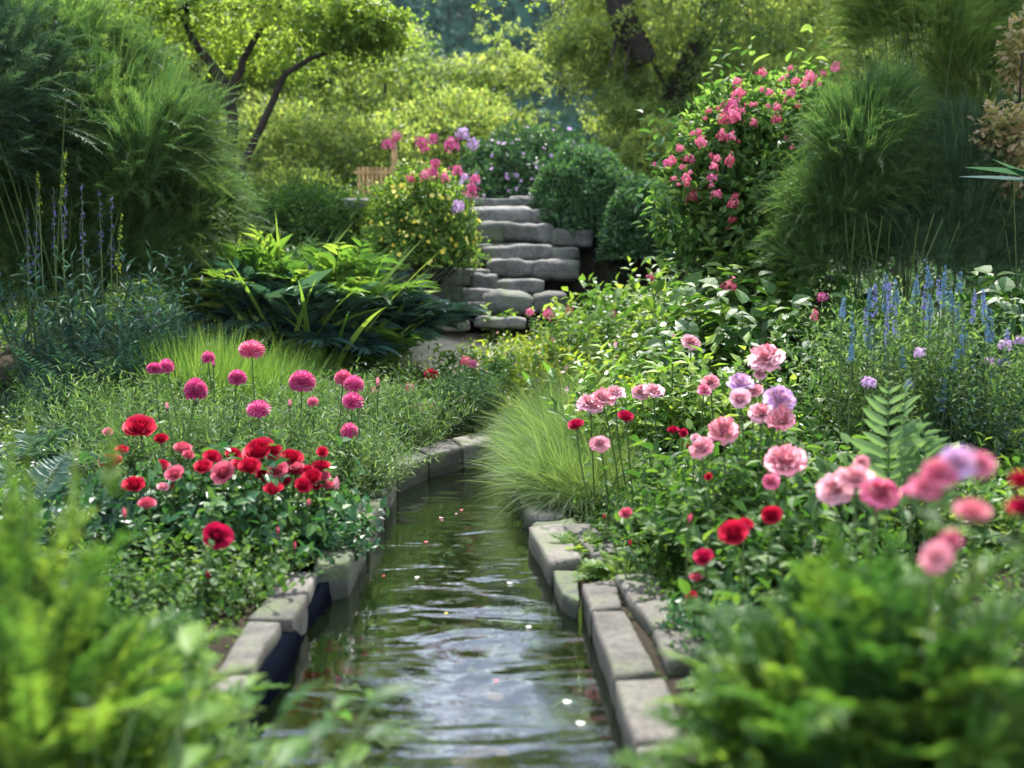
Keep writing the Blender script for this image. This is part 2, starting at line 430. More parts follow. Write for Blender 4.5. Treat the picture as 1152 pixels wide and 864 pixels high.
def hill_z(X, Y):
    r = np.hypot(X*.55-4, Y-150)
    h = 37*np.exp(-(r/62)**2) + 26*np.exp(-((X+75)/45)**2-((Y-120)/40)**2) + 34*np.exp(-((X-85)/45)**2-((Y-130)/40)**2)
    return ground(X*0+1, np.minimum(Y, 60)) - 2.0 + h*smooth(55, 130, Y)
hill_c = plainmat('hill_turf', (.03, .07, .035), .9, .1, .4, .05)
grid_mesh('hill', np.linspace(-260, 260, 60), np.linspace(70, 330, 40), hill_z, hill_c)

# water: one rippled sheet
def make_water():
    m = bpy.data.materials.new('stream_water'); m.use_nodes = True; nt = m.node_tree; L = nt.links
    out = nt.nodes['Material Output']; nt.nodes.remove(nt.nodes['Principled BSDF'])
    gl = nt.nodes.new('ShaderNodeBsdfGlossy'); gl.inputs['Roughness'].default_value = .02; gl.inputs['Color'].default_value = (1, 1, 1, 1)
    tr = nt.nodes.new('ShaderNodeBsdfTransparent'); tr.inputs['Color'].default_value = (.68, .84, .66, 1)
    fr = nt.nodes.new('ShaderNodeFresnel'); fr.inputs['IOR'].default_value = 2.05
    ms = nt.nodes.new('ShaderNodeMixShader')
    tc = nt.nodes.new('ShaderNodeTexCoord')
    def N(sx, sy, sc, det, dist=0):
        mp = nt.nodes.new('ShaderNodeMapping'); mp.inputs['Scale'].default_value = (sx, sy, 1)
        n = nt.nodes.new('ShaderNodeTexNoise'); n.inputs['Scale'].default_value = sc; n.inputs['Detail'].default_value = det; n.inputs['Distortion'].default_value = dist
        L.new(tc.outputs['Object'], mp.inputs['Vector']); L.new(mp.outputs[0], n.inputs['Vector']); return n
    a = N(1, 1.9, 1.5, 2, 1.0); b = N(1, 3.2, 5, 3, 1.4); c = N(1, 3, 30, 2)
    b1 = nt.nodes.new('ShaderNodeBump'); b1.inputs['Strength'].default_value = 1; b1.inputs['Distance'].default_value = .017
    b2 = nt.nodes.new('ShaderNodeBump'); b2.inputs['Strength'].default_value = 1; b2.inputs['Distance'].default_value = .0009
    b3 = nt.nodes.new('ShaderNodeBump'); b3.inputs['Strength'].default_value = 1; b3.inputs['Distance'].default_value = .00015
    L.new(a.outputs['Fac'], b1.inputs['Height']); L.new(b.outputs['Fac'], b2.inputs['Height']); L.new(c.outputs['Fac'], b3.inputs['Height'])
    L.new(b1.outputs[0], b2.inputs['Normal']); L.new(b2.outputs[0], b3.inputs['Normal'])
    L.new(b3.outputs[0], gl.inputs['Normal']); L.new(b3.outputs[0], fr.inputs['Normal'])
    df = nt.nodes.new('ShaderNodeBsdfDiffuse'); df.inputs['Color'].default_value = (.05, .085, .022, 1)     # green murk added to stand in for bright tree reflections
    mt = nt.nodes.new('ShaderNodeMixShader'); mt.inputs[0].default_value = .045; L.new(tr.outputs[0], mt.inputs[1]); L.new(df.outputs[0], mt.inputs[2])
    L.new(fr.outputs[0], ms.inputs[0]); L.new(mt.outputs[0], ms.inputs[1]); L.new(gl.outputs[0], ms.inputs[2]); L.new(ms.outputs[0], out.inputs['Surface'])
    return m
M['water'] = make_water()
yy = np.concatenate([np.linspace(-1, 1.2, 4), np.linspace(1.3, YEND+.06, 60)])
Vw = np.stack([np.stack([left_x(yy)-.07, yy, 0*yy], -1), np.stack([right_x(yy)+.07, yy, 0*yy], -1)], 1).reshape(-1, 3)
i = np.arange(len(yy)-1)*2
mbw = MB(); mbw.add(Vw, np.stack([i, i+1, i+3, i+2], -1), 0, None, True)
tag(mbw.obj('water', M['water']), kind='structure')

# gravel patch at the foot of the stone bank
pv = [(-1.5, 8.6), (.7, 8.6), (.7, 10.3), (-1.5, 10.3)]
def flat_poly(name, pts, dz, mat, kind, n=26):
    pts = np.array(pts); x0, y0 = pts.min(0); x1, y1 = pts.max(0)
    g = lambda X, Y: ground(X, Y)+dz
    return grid_mesh(name, np.linspace(x0, x1, n), np.linspace(y0, y1, n), g, mat, kind)
flat_poly('path', pv, .02, M['gravel'], 'structure')

# ------------------------------------------------------------------ stones
def superbox(nx=7, e=.25):
    """unit rounded box surface grid (cube sphere) verts + quads"""
    V = []; F = []
    lin = np.linspace(-1, 1, nx+1)
    key = {}
    def idx(p):
        k = tuple(np.round(p, 5))
        if k not in key: key[k] = len(V); V.append(p)
        return key[k]
    for ax in range(3):
        for sg in (-1, 1):
            for a in range(nx):
                for b in range(nx):
                    q = []
                    for (u, v) in ((a, b), (a+1, b), (a+1, b+1), (a, b+1)):
                        p = np.zeros(3); p[ax] = sg; p[(ax+1) % 3] = lin[u]; p[(ax+2) % 3] = lin[v]
                        q.append(idx(p))
                    F.append(q if sg > 0 else q[::-1])
    V = np.array(V)
    k = (np.abs(V)**(2/e)).sum(-1)**(e/2)      # superquadric radius
    return V/k[:, None], np.array(F)
SB = {e: superbox(8, e) for e in (.18, .35, .6)}
def stone(name, c, size, rz, mat, e=.35, rough=.06, seed=0, tilt=(0, 0), parent=None):
    V, F = SB[e]
    s = np.array(size)/2
    P3 = V*s
    off = Vector((seed*3.7, seed*1.3, seed*.7))
    mn = min(size)
    q = np.array([noise.noise_vector(Vector(p*(2.2/max(size)*1.6))+off) for p in P3])
    q2 = np.array([noise.noise_vector(Vector(p*(7/max(size)))+off) for p in P3])
    P3 = P3 + q*rough*mn*2.2 + q2*rough*mn*.7
    mb = MB(); mb.add(P3, F, 0, None, True)
    o = mb.obj(name, mat, parent, c)
    o.rotation_euler = (tilt[0], tilt[1], rz)
    return o
def coping(name, corners, zt, zb, mat, label, group, seed, rough=.0028):
    """a long dressed stone whose top has these four corners (picture order round the top), set on the bank"""
    Q = np.array([PZ(x, y, zt)[:2] for x, y in corners]); c = Q.mean(0)
    nx, nyy = 10, 14
    V, F = superbox(14, .045)
    u = (V[:, 0]+1)/2; v = (V[:, 1]+1)/2; w = (V[:, 2]+1)/2
    A = Q[0]*(1-u[:, None])*(1-v[:, None]) + Q[1]*u[:, None]*(1-v[:, None]) + Q[2]*u[:, None]*v[:, None] + Q[3]*(1-u[:, None])*v[:, None]
    P3 = np.concatenate([A-c, (zb+(zt-zb)*w)[:, None]-zt], -1)
    off = Vector((seed*5.1, seed*2.3, 0))
    q = np.array([noise.noise_vector(Vector(p*6)+off) for p in P3]); q2 = np.array([noise.noise_vector(Vector(p*40)+off) for p in P3])
    P3 = P3 + q*rough*2.4 + q2*rough
    mb = MB(); mb.add(P3, F, 0, None, True)
    o = mb.obj(name, mat, None, (c[0], c[1], zt))
    return tag(o, label, 'stone', group)
G = 'stones edging the stream'
# right edge (corners: far-left, far-right, near-right, near-left)
R = [
 ([(594, 591), (632, 588), (655, 628), (620, 633)], .10, 'coping', 'grey edging stone with a mossy side, first by the feathery grass'),
 ([(634, 589), (664, 588), (704, 624), (674, 630)], .11, 'coping', 'long grey edging stone set back beside another across a narrow gap'),
 ([(622, 641), (650, 641), (650, 676), (632, 668)], .07, 'mossy', 'small dark wet stone standing upright at the waterline on the right'),
 ([(655, 655), (691, 652), (700, 682), (664, 686)], .10, 'coping', 'short square edging stone with moss on its far end'),
 ([(690, 646), (735, 642), (768, 698), (735, 706)], .12, 'coping', 'pale rough edging stone in the outer row beside the narrow gap'),
 ([(666, 688), (703, 687), (738, 752), (692, 762)], .10, 'coping', 'smooth pale grey brick-shaped edging stone standing clear of the outer row'),
 ([(735, 706), (782, 702), (815, 735), (752, 742)], .12, 'coping', 'warm beige edging stone half under the feathery green bush'),
 ([(692, 764), (748, 762), (776, 826), (714, 834)], .10, 'coping', 'wide flat edging stone next nearest to the camera on the right'),
 ([(716, 838), (780, 834), (800, 900), (734, 905)], .10, 'coping', 'nearest edging stone on the right, cut by the picture bottom'),
]
L_ = [
 ([(300, 668), (348, 665), (357, 643), (322, 643)], .125, 'coping', 'dark grey edging stone at the foot of the red rose bush'),
 ([(278, 696), (328, 697), (347, 668), (303, 670)], .125, 'coping', 'grey edging stone with straight ends, second on the left'),
 ([(242, 757), (282, 752), (316, 700), (279, 698)], .13, 'coping', 'pale long edging stone nearest on the left, half under leaves'),
 ([(190, 830), (240, 826), (279, 757), (238, 761)], .125, 'coping', 'edging stone on the left blurred behind yellow green leaves'),
]
fl = [
 ([(352, 640), (392, 632), (412, 592), (374, 596)], .14, 'mossy', 'mossy edging stone in shade below the pale pink rosebud'),
 ([(376, 592), (414, 588), (432, 560), (398, 562)], .14, 'mossy', 'mossy edging stone overhung by a blue green leaf'),
 ([(402, 558), (434, 554), (446, 528), (420, 528)], .14, 'mossy', 'grey edging stone overhung by thin trailing grass on the left'),
 ([(424, 524), (448, 526), (482, 512), (462, 504)], .15, 'mossy', 'edging stone at the outer turn of the stream'),
 ([(464, 503), (484, 511), (520, 503), (506, 494)], .15, 'coping', 'low edging stone in the curve at the far end'),
 ([(508, 493), (522, 502), (556, 494), (548, 484)], .155, 'coping', 'curved pale edging stone last before the feathery grass'),
]
k = 0
for cs, zt, mt, lb in R + L_ + fl:
    k += 1
    o = coping('edging_stone', cs, zt, -.3, M[mt], lb or ('edging stone just out of the picture ' + ('on the right' if cs[0][0] > 500 else 'on the left')), G, k)
# hidden retaining wall in the far right edge under the grass
for j, (ya, yb) in enumerate([(4.0, 4.7), (4.72, 5.4), (5.42, 6.1), (6.12, 6.8)]):
    x = (right_x(ya)+right_x(yb))/2 + .1
    ang = -math.atan2(right_x(yb)-right_x(ya), yb-ya)
    o = stone('edging_stone', (x, (ya+yb)/2, -.1), (.2, yb-ya, .38), ang, M['mossy'], .18, .05, 40+j)
    tag(o, ['mossy edging stone under the feathery grass where its edge ends', 'mossy edging stone under the middle of the feathery grass', 'dark edging stone under the far half of the feathery grass', 'dark edging stone at the narrow far end on the right'][j], 'stone', G)
# black liner showing inside the left edge
mb = MB()
ya = np.linspace(1.3, 6.3, 60); xa = left_x(ya)
prof = [(-.02, .085), (.014, .08), (.02, .03), (.035, -.05), (.05, -.3)]
V = np.stack([np.stack([xa+dx+.012*np.sin(ya*9), ya, 0*ya+z+.008*np.sin(ya*5)], -1) for dx, z in prof], 1)
ii = np.arange(len(ya)*5).reshape(len(ya), 5)
mb.add(V.reshape(-1, 3), np.stack([ii[:-1, :-1], ii[1:, :-1], ii[1:, 1:], ii[:-1, 1:]], -1).reshape(-1, 4), 0, None, True)
tag(mb.obj('pond_liner', M['liner']), 'black pond liner lining the stream below the stones on the left', 'pond liner')

# stones under water
i = 0
bed = [((668, 742), .26, 'pebblered', 'rust red stone under the shallow water near the right edge'), ((640, 752), .34, 'pebble', 'flat greenish slab under water beside the rust red stone'),
       ((612, 690), .3, 'pebble', 'rounded green stone under water farthest out from the upright stone'), ((690, 790), .28, 'pebble', 'brown stone under water beside the wide flat edging stone'),
       ((600, 800), .3, 'pebble', 'dark green stone under water in the lower middle'), ((556, 768), .08, 'pebblered', 'small orange stone under water in mid stream'),
       ((470, 820), .3, 'pebblepale', 'pale slab under water near the yellow green leaf tips'), ((660, 710), .16, 'pebble', 'olive stone under water below the square edging stone'),
       ((520, 700), .22, 'pebble', 'dark stone under water in the middle of the stream'), ((645, 820), .2, 'pebblepale', 'pale stone under water by the bright ripples'),
       ((372, 770), .2, 'pebble', 'brown stone under water near the liner'), ((560, 730), .18, 'pebble', 'mossy stone under water left of the flat slab'),
       ((420, 740), .24, 'pebble', 'broad brown stone under water on the left half'), ((690, 745), .12, 'pebblepale', 'small pale stone under water touching the edging stone'),
       ((540, 840), .18, 'pebblered', 'reddish stone under water at the picture bottom')]
for (px, py), s, mt, lb in bed:
    p = PZ(px, py, -.2); i += 1
    x = min(max(p[0], left_x(p[1])+.12), right_x(p[1])-.06)
    tag(stone('river_stone', (x, p[1], -.26), (s, s*.75, s*.4), i*1.3, M[mt], .6, .12, i), lb, 'stone', 'stones on the stream bed')
V, F = SB[.6]
mb = MB(); n = 900
y = rng.uniform(1.2, 6.9, n); t = rng.random(n); x = left_x(y)+.05 + t*(right_x(y)-left_x(y)-.1)
sz = rng.uniform(.012, .04, n)
Vs, Fs = superbox(2, .8)
pp = np.stack([x, y, 0*x-.325], -1)[:, None]+Vs[None]*sz[:, None, None]*rng.uniform(.6, 1.2, (n, 1, 3))*np.array([1, 1, .6])
mb.add(pp.reshape(-1, 3), (Fs[None]+(np.arange(n)*len(Vs))[:, None, None]).reshape(-1, 4), 0, None, True)
tag(mb.obj('gravel', M['pebble']), 'small dark pebbles covering the stream bed', 'gravel', kind='stuff')

pm = (np.array([(-.35, 0, 0), (.35, 0, 0), (.5, .6, .12), (0, .95, .02), (-.5, .6, .12)]), np.array([(0, 1, 2, 3, 4)]))
for i_, (px, py, c_) in enumerate([(512, 578, 'palepink'), (520, 574, 'coral'), (498, 582, 'palepink'), (430, 648, 'red'), (470, 650, 'white'), (575, 655, 'white'), (556, 766, 'coral'), (596, 706, 'white'), (640, 788, 'white'), (500, 690, 'yellowp'), (480, 610, 'coral'), (655, 812, 'white')]):
    p_ = PZ(px, py, .004); mb = MB(); s_ = .014+.006*(i_ % 3)
    place(mb, pm, np.zeros((1, 3)), np.array([[math.cos(i_*2.1), math.sin(i_*2.1), 0]]), np.array([[0, 0, 1.0]]), s_, None, 0, np.array([.5]))
    tag(mb.obj('fallen_petal', M[c_], None, p_), {'palepink': 'pale pink petal floating where the stream narrows', 'coral': 'coral petal floating on the stream', 'red': 'single red petal floating near the left stones', 'white': 'small white petal floating on the water', 'yellowp': 'small yellow petal floating in mid stream'}[c_], 'petal', 'petals floating on the water: '+c_.replace('yellowp', 'yellow').replace('palepink', 'pale pink'))
# stacked boulders of the stone bank: (centre px, py, width px, height px, depth Y)
BO = [
 (552, 216+12, 92, 8, 11.5, .18, 'thin flat slab capping the boulder bank at its left'), (597, 230, 30, 18, 11.5, .35, 'small upright stone beside the capping slab'),
 (566, 244, 84, 22, 11.3, .35, 'broad grey boulder under the capping slab'), (622, 246, 62, 16, 11.35, .35, 'grey stone at the foot of the round dark shrub, high in the bank'),
 (552, 262, 66, 24, 11.1, .35, 'rounded dark boulder beside the yellow flowered bush'), (602, 262, 56, 20, 11.05, .35, 'rounded light boulder second from the top of the bank'), (648, 268, 50, 18, 11.1, .35, 'boulder tucked under the round dark shrub'),
 (590, 284, 82, 18, 10.85, .35, 'long flat boulder crossing the middle of the bank'), (640, 287, 40, 14, 10.85, .35, 'stone at the right end of the long flat boulder'),
 (538, 286, 44, 20, 10.95, .35, 'shaded stone behind the yellow flowered bush edge'),
 (584, 302, 54, 19, 10.65, .35, 'smooth oval light grey boulder, centre of the bank'), (632, 304, 54, 22, 10.65, .35, 'blue grey block right of the oval boulder'),
 (516, 312, 84, 17, 10.5, .35, 'long flat slab under the yellow flowered bush'), (552, 318, 32, 20, 10.45, .35, 'small round boulder beside the long low slab'), (592, 322, 52, 16, 10.45, .35, 'low flat stone below the oval boulder'),
 (500, 330, 60, 16, 10.35, .35, 'dark slab low on the left of the bank'), (546, 334, 44, 16, 10.3, .35, 'dark stone low in the middle of the bank'),
 (578, 342, 60, 26, 10.2, .6, 'round dark glossy boulder at the foot of the bank'), (520, 348, 74, 15, 10.2, .35, 'shaded bottom slab left of the round dark boulder'),
 (626, 340, 40, 20, 10.3, .35, 'low right stone of the bank behind green leaves'), (470, 318, 50, 22, 10.5, .35, 'slab at the far left of the bank behind arching leaves'), (470, 345, 60, 20, 10.3, .35, 'bottom stone at the far left behind arching leaves'),
 (500, 366, 70, 12, 9.9, .35, 'flat step slab at the end of the gravel patch'), (570, 364, 56, 12, 9.9, .35, 'pale flat step slab under the round dark boulder'),
 (412, 230, 50, 12, 11.6, .35, 'flat dark stone in front of the timber bench'),
]
for i, (px, py, w, h, Y, e, lb) in enumerate(BO):
    p = P(px-8, py, Y); s = Y/1120
    o = stone('boulder', p+np.array([0, .22, 0]), (w*s*1.04, .6, h*s*1.12), random.uniform(-.08, .08), M['boulder'], .18 if (e < .5 and i % 3 == 0) else e, .07, 60+i, (random.uniform(-.04, .04), random.uniform(-.05, .05)))
    tag(o, lb, 'boulder', 'boulders stacked in the stone bank')

# ------------------------------------------------------------------ flower heads (unit size: diameter about 1)
def petal_grid(mb, a0, span, R, H, open_, ruf, mat=0, rnd=.5, nu=5, nv=5, r0=.04, z0=0):
    u = np.linspace(-1, 1, nu); v = np.linspace(0, 1, nv)
    U, Vv = np.meshgrid(u, v)
    wid = span*(.35+.65*np.sin(np.clip(Vv*1.25, 0, 1)*PI/2))*(1-.28*Vv**6)
    ang = a0 + U*wid
    tipdrop = .13*U**2*Vv**3
    rad = r0 + R*Vv**.75 + open_*.16*Vv**5 + ruf*np.sin(U*5+a0*7)*Vv**3*.06
    z = z0 + H*Vv**(1.0+.5*open_) - open_*.14*Vv**5 - tipdrop*H + ruf*np.cos(U*6+a0*11)*Vv**3*.07
    V3 = np.stack([rad*np.cos(ang), rad*np.sin(ang), z], -1).reshape(-1, 3)
    i = np.arange(nu*nv).reshape(nv, nu)
    F = np.stack([i[:-1, :-1], i[:-1, 1:], i[1:, 1:], i[1:, :-1]], -1).reshape(-1, 4)
    mb.add(V3, F, mat, np.full(len(F), rnd), True)
def rose_mesh(name, mat, n=30, open_=1.0, ruf=.4, seed=0, inner=None):
    r = np.random.default_rng(seed); mb = MB()
    for i in range(n):
        t = i/(n-1)
        petal_grid(mb, i*2.4+r.normal()*.15, 1.5-.7*t, .05+.37*t**.8, .62-.17*t+r.normal()*.02, (t-.35)*open_*.9, ruf*(.3+.3*t), 0, np.clip(.25+.6*t+r.normal()*.12, 0, 1))
    # calyx and hip
    L = leaf_simple(.4); k = 5; a = np.arange(k)*2*PI/k
    place(mb, L, np.zeros((k, 3)), np.stack([np.cos(a), np.sin(a), 0*a-.1], -1), np.tile(UP, (k, 1)), .34, None, 1)
    return mb.mesh(name, [mat, M['rose_leaf']])
def peony_mesh(name, mat, mat2=None, seed=0):
    r = np.random.default_rng(seed); mb = MB()
    for i in range(9):      # drooping guard petals
        petal_grid(mb, i*2*PI/9+r.normal()*.12, .75, .40, .30+r.normal()*.05-.12*(i % 2), .8, .5, 0, .35+.4*r.random(), 6, 6)
    for i in range(34):
        t = i/33
        petal_grid(mb, i*2.4+r.normal()*.4, 1.0-.5*t, .04+.33*t, .58-.2*t+r.normal()*.05, .5*t, .9, 1 if (mat2 and i % 3 == 0) else 0, np.clip(.45+.5*t*r.random()+r.normal()*.15, 0, 1))
    return mb.mesh(name, [mat, mat2 or mat])
def ball_mesh(name, mat, n=190, seed=0, squash=.92):
    r = np.random.default_rng(seed); mb = MB()
    k = np.arange(n); z = 1-1.75*(k+.5)/n; a = k*2.39996
    q = np.sqrt(np.clip(1-z*z, 0, 1)); D = np.stack([q*np.cos(a), q*np.sin(a), z], -1)
    T = (np.array([(-.22, 0, .05), (0, 0, -.04), (.22, 0, .05), (-.42, .55, .2), (0, .5, -.02), (.42, .55, .2), (0, 1, .1)]), np.array([(0, 1, 4, 3), (1, 2, 5, 4)]))
    T3 = (T[0], np.array([(3, 4, 6), (4, 5, 6)]))
    base = D*.26*np.array([1, 1, squash])
    up = np.tile(UP, (n, 1)) + 1e-3
    dd = D + .45*(D*np.array([1, 1, 0])) - np.array([0, 0, .12]) + r.normal(size=(n, 3))*.05
    sz = .26*(1-.25*np.clip(D[:, 2], 0, 1))
    rn = np.clip(.35+.35*D[:, 2]+r.normal(size=n)*.18, 0, 1)*0+np.clip(.5+r.normal(size=n)*.25, 0, 1)
    nn = np.where(D[:, 2:3] > .95, np.array([1., 0, 0]), UP)
    place(mb, T, base, dd, nn, sz, sz*.85, 0, rn, True)
    place(mb, T3, base, dd, nn, sz, sz*.85, 0, rn, True)
    Vc, Fc = superbox(4, 1.0); mb.add(Vc*.27, Fc, 0, np.full(len(Fc), .1), True)
    return mb.mesh(name, [mat])
PET = (np.array([(0, 0, 0), (-.34, .6, .05), (-.16, .98, -.02), (.16, .98, -.02), (.34, .6, .05)]), np.array([(0, 4, 3, 2, 1)]))
def florets(mb, pos, nrm, size, petals=5, mat=0, cmat=None, rnd=None, cup=.15):
    n = len(pos); nrm = norm(nrm)
    ref = norm(np.cross(nrm, rng.normal(size=(n, 3)))); r2 = np.cross(nrm, ref)
    if rnd is None: rnd = rng.random(n)
    size = np.broadcast_to(size, (n,))
    for k in range(petals):
        a = k*2*PI/petals
        place(mb, PET, pos, math.cos(a)*ref+math.sin(a)*r2+cup*nrm, nrm, size/2, None, mat, rnd+rng.normal(size=n)*.08)
    if cmat is not None:
        place(mb, (np.array([(-.5, -.5, .1), (.5, -.5, .1), (.5, .5, .1), (-.5, .5, .1)]), np.array([(0, 1, 2, 3)])), pos, ref, nrm, size*.3, None, cmat)
def head_mesh(name, mat, n=34, seed=0, cone=1.0, sz=.3):
    """phlox-like dome or panicle of five-petalled florets"""
    mb = MB(); k = np.arange(n); z = 1-1.55*(k+.5)/n; a = k*2.4
    q = np.sqrt(np.clip(1-z*z, 0, 1)); D = np.stack([q*np.cos(a), q*np.sin(a), z], -1)
    pos = D*np.array([.42, .42, .36*cone])*(1+rng.normal(size=(n, 1))*.26)+rng.normal(size=(n, 3))*.05
    florets(mb, pos, D+rng.normal(size=(n, 3))*.2, sz, 5, 0)
    blades(mb, np.zeros((n, 3))-UP*.25, pos+UP*.25, np.linalg.norm(pos+UP*.25, axis=1), 0, .03, 2, 1)
    return mb.mesh(name, [mat, M['mid']])
def bud_mesh(name, mat):
    mb = MB()
    for i in range(7): petal_grid(mb, i*2.4, 1.1, .2-.012*i, .8-.03*i, -.8, .1, 0, .3+.1*i)
    place(mb, leaf_simple(.5), np.zeros((5, 3)), np.stack([np.cos(np.arange(5)*1.257)*.5, np.sin(np.arange(5)*1.257)*.5, np.ones(5)], -1), np.tile(UP, (5, 1)), .5, None, 1)
    return mb.mesh(name, [mat, M['rose_leaf']])
H = {}
for c in ('red', 'crimson', 'coral', 'pink', 'rosepink', 'palepink', 'lilac'):
    H['rose_'+c] = [rose_mesh('rose', M[c], 30, 1.0, .4, s+1) for s in range(2)]
H['peony_pink'] = [peony_mesh('peony', M['pink'], M['palepink'], s) for s in range(3)]
H['peony_palepink'] = [peony_mesh('peony', M['palepink'], M['pink'], s+5) for s in range(3)]
H['peony_rosepink'] = [peony_mesh('peony', M['rosepink'], M['pink'], s+9) for s in range(2)]
H['peony_lilac'] = [peony_mesh('peony', M['lilac'], M['palepink'], s+14) for s in range(2)]
H['ball'] = [ball_mesh('dahlia_head', M['magenta'], 190, s) for s in range(2)]
H['ball'] += [ball_mesh('dahlia_head', M['rosepink'], 120, 5, .8), ball_mesh('dahlia_head', M['magenta'], 90, 7, 1.1)]
H['ballred'] = [ball_mesh('dahlia_head', M['crimson'], 150, 3)]
H['headpink'] = [head_mesh('flower_head', M['rosepink'], 40, 0, 1.2)]
H['headcoral'] = [head_mesh('flower_head', M['coral'], 40, 0, 1.2)]
H['headmagenta'] = [head_mesh('flower_head', M['magenta'], 36, 0, 1.1)]
H['headlilac'] = [head_mesh('flower_head', M['lilac'], 36, 0, 1.3)]
H['headviolet'] = [head_mesh('flower_head', M['violet'], 30, 0, .8)]
for c in ('red', 'pink', 'crimson', 'coral', 'magenta'): H['bud_'+c] = [bud_mesh('rosebud', M[c])]

stem_r = .004
def add_blooms(root, base, blooms, names='rose', foot=.12, stems=True):
    """blooms: (px, py, diameter px, Y, kind); each a part of the plant, on a stem of its own"""
    base = np.array(base)
    for j, (px, py, dpx, Y, kd) in enumerate(blooms):
        p = P(px, py, Y) - base
        s = dpx*Y/1120*random.uniform(.8, 1.0)
        me = random.choice(H[kd]); nm = {'rose': 'rose', 'peony': 'peony', 'ball': 'dahlia_head', 'ballred': 'dahlia_head', 'bud': 'rosebud'}.get(kd.split('_')[0], 'flower_head')
        q = p - np.array([0, 0, s*.2])
        o = link(nm, me, root, q)
        sc = s*1.05 if nm != 'rosebud' else s*1.3
        o.scale = (sc*random.uniform(.82, 1.12), sc*random.uniform(.82, 1.12), sc*random.uniform(.85, 1.25))
        cam_dir = norm(np.array([-p[0]-base[0], -Y, .4]))
        tilt = random.uniform(.3, .95) if nm in ('rose', 'peony') else random.uniform(0, .35)
        ax = Vector((cam_dir[0]+random.uniform(-.35, .35), cam_dir[1]+random.uniform(-.2, .4), 0)).normalized()
        d = Vector((ax.x*math.sin(tilt), ax.y*math.sin(tilt), math.cos(tilt)))
        o.rotation_mode = 'QUATERNION'
        from mathutils import Quaternion
        o.rotation_quaternion = d.to_track_quat('Z', 'Y') @ Quaternion((0, 0, 1), random.uniform(0, 6.28))
        if stems:
            b0 = np.array([p[0]*.75+random.uniform(-foot, foot)*.5, p[1]*.7+.02, 0]) ; b0[2] = float(ground(base[0]+b0[0], base[1]+b0[1])) - base[2]
            t = np.linspace(0, 1, 7)[:, None]
            path = b0 + (q-b0)*t + np.array([0.02*math.sin(j*2.1), 0, 0])*np.sin(t*PI)
            mb = MB(); tubes(mb, path[None], np.full((1, 7), .0016+.0009*min(Y, 4)*.6), 5, 0)
            # a few stem leaves
            kk = 6; tt = rng.uniform(.35, .95, kk); pos = b0+(q-b0)*tt[:, None]
            place(mb, leaf_ovate(.5), pos, fan(kk, 50, 95), np.tile(UP, (kk, 1))+rng.normal(size=(kk, 3))*.3, .05, None, 1)
            mb.obj('stem', [M['wood'], M['mid']], root)

# ------------------------------------------------------------------ plant builders (origin at the foot)
def base_at(px, Y): 
    x = P(px, 320, Y)[0]
    return (float(x), float(Y), float(ground(x, Y)))

def leafy_mesh(name, K, r, h, tilt, Mn, ll, mat, tm=None, lw=None, droop=.25, stem=.003, ang=62, flowers=None, mode='spiral', jit=.3, t0=.2, prof='even', rs=.18):
    """shoots rising from a foot, leaves round each"""
    mb = MB(); S = disk(K, r); D = fan(K, 2, tilt) + S*np.array([1, 1, 0])*(.6/max(r, .01))*.4
    L = h*rng.uniform(.6, 1.1, K)
    Pt = fronds(mb, S, D, L, droop*rng.uniform(.4, 1.3, K), Mn, tm or leaf_mid(), ll, lw, ang, t0, mode, 0, stem, 1, None, prof, jit, rs)
    mats = [mat, M['wood']]
    if flowers:
        cnt, fm, fs = flowers[:3]
        tips = Pt[rng.integers(0, K, cnt), -1 - rng.integers(0, max(1, Mn//5), cnt)] + rng.normal(size=(cnt, 3))*.02 + UP*fs*.4
        florets(mb, tips, UP+rng.normal(size=(cnt, 3))*.5-np.array([0, .4, 0]), fs*rng.uniform(.6, 1.2, cnt), 6, 2, 3)
        mats += [fm, M['yellowp']]
    return mb.mesh(name, mats)

# ---- feathery plumes massed in a bush
def feather_bush(name, lobes, K, Lf, Mn, ll, mat, droopy=.5, lw=None, outw=1.0):
    """lobes: (cx,cy,cz,rx,ry,rz) relative; plumes start inside each lobe and arch outward"""
    mb = MB(); tot = sum(l[3]*l[5] for l in lobes)
    for (cx, cy, cz, rx, ry, rz) in lobes:
        k = int(K*rx*rz/tot)
        d = norm(rng.normal(size=(k, 3))); d[:, 2] = np.abs(d[:, 2])*1.0 - .25
        d = norm(d); rad = rng.uniform(.45, .92, k)[:, None]
        S = np.array([cx, cy, cz]) + d*rad*np.array([rx, ry, rz])
        # lumps
        S += .09*np.sin(S[:, [1, 2, 0]]*7) + .17*np.sin(S[:, [2, 0, 1]]*3.3+1)
        D = d*outw + UP*rng.uniform(.2, .9, (k, 1)) + rng.normal(size=(k, 3))*.25
        fronds(mb, S, D, Lf*rng.uniform(.6, 1.25, k), droopy*rng.uniform(.3, 1.1, k), Mn, needle(.075), ll, None if lw is None else lw, 42, .08, 'pinnate', 0, .0016, 0, None, 'fern', .2, .15)
        if ll < .053:
            k = int(5200*rx*rz/tot*sum(l[3] for l in lobes))
            d = norm(rng.normal(size=(k, 3))); d[:, 2] = np.abs(d[:, 2])*1.0-.3; d = norm(d)
            S = np.array([cx, cy, cz]) + d*rng.uniform(.6, .98, (k, 1))*np.array([rx, ry, rz]); S += .09*np.sin(S[:, [1, 2, 0]]*7) + .17*np.sin(S[:, [2, 0, 1]]*3.3+1)
            blades(mb, S, d*.8+UP*rng.uniform(.5, 1.2, (k, 1))+rng.normal(size=(k, 3))*.2, Lf*rng.uniform(.5, 1.1, k), .25*rng.uniform(.3, 1.4, k), .0035, 5, 0, np.clip(rng.random(k)*.7+.3, 0, 1))
    return mb.mesh(name, [mat])

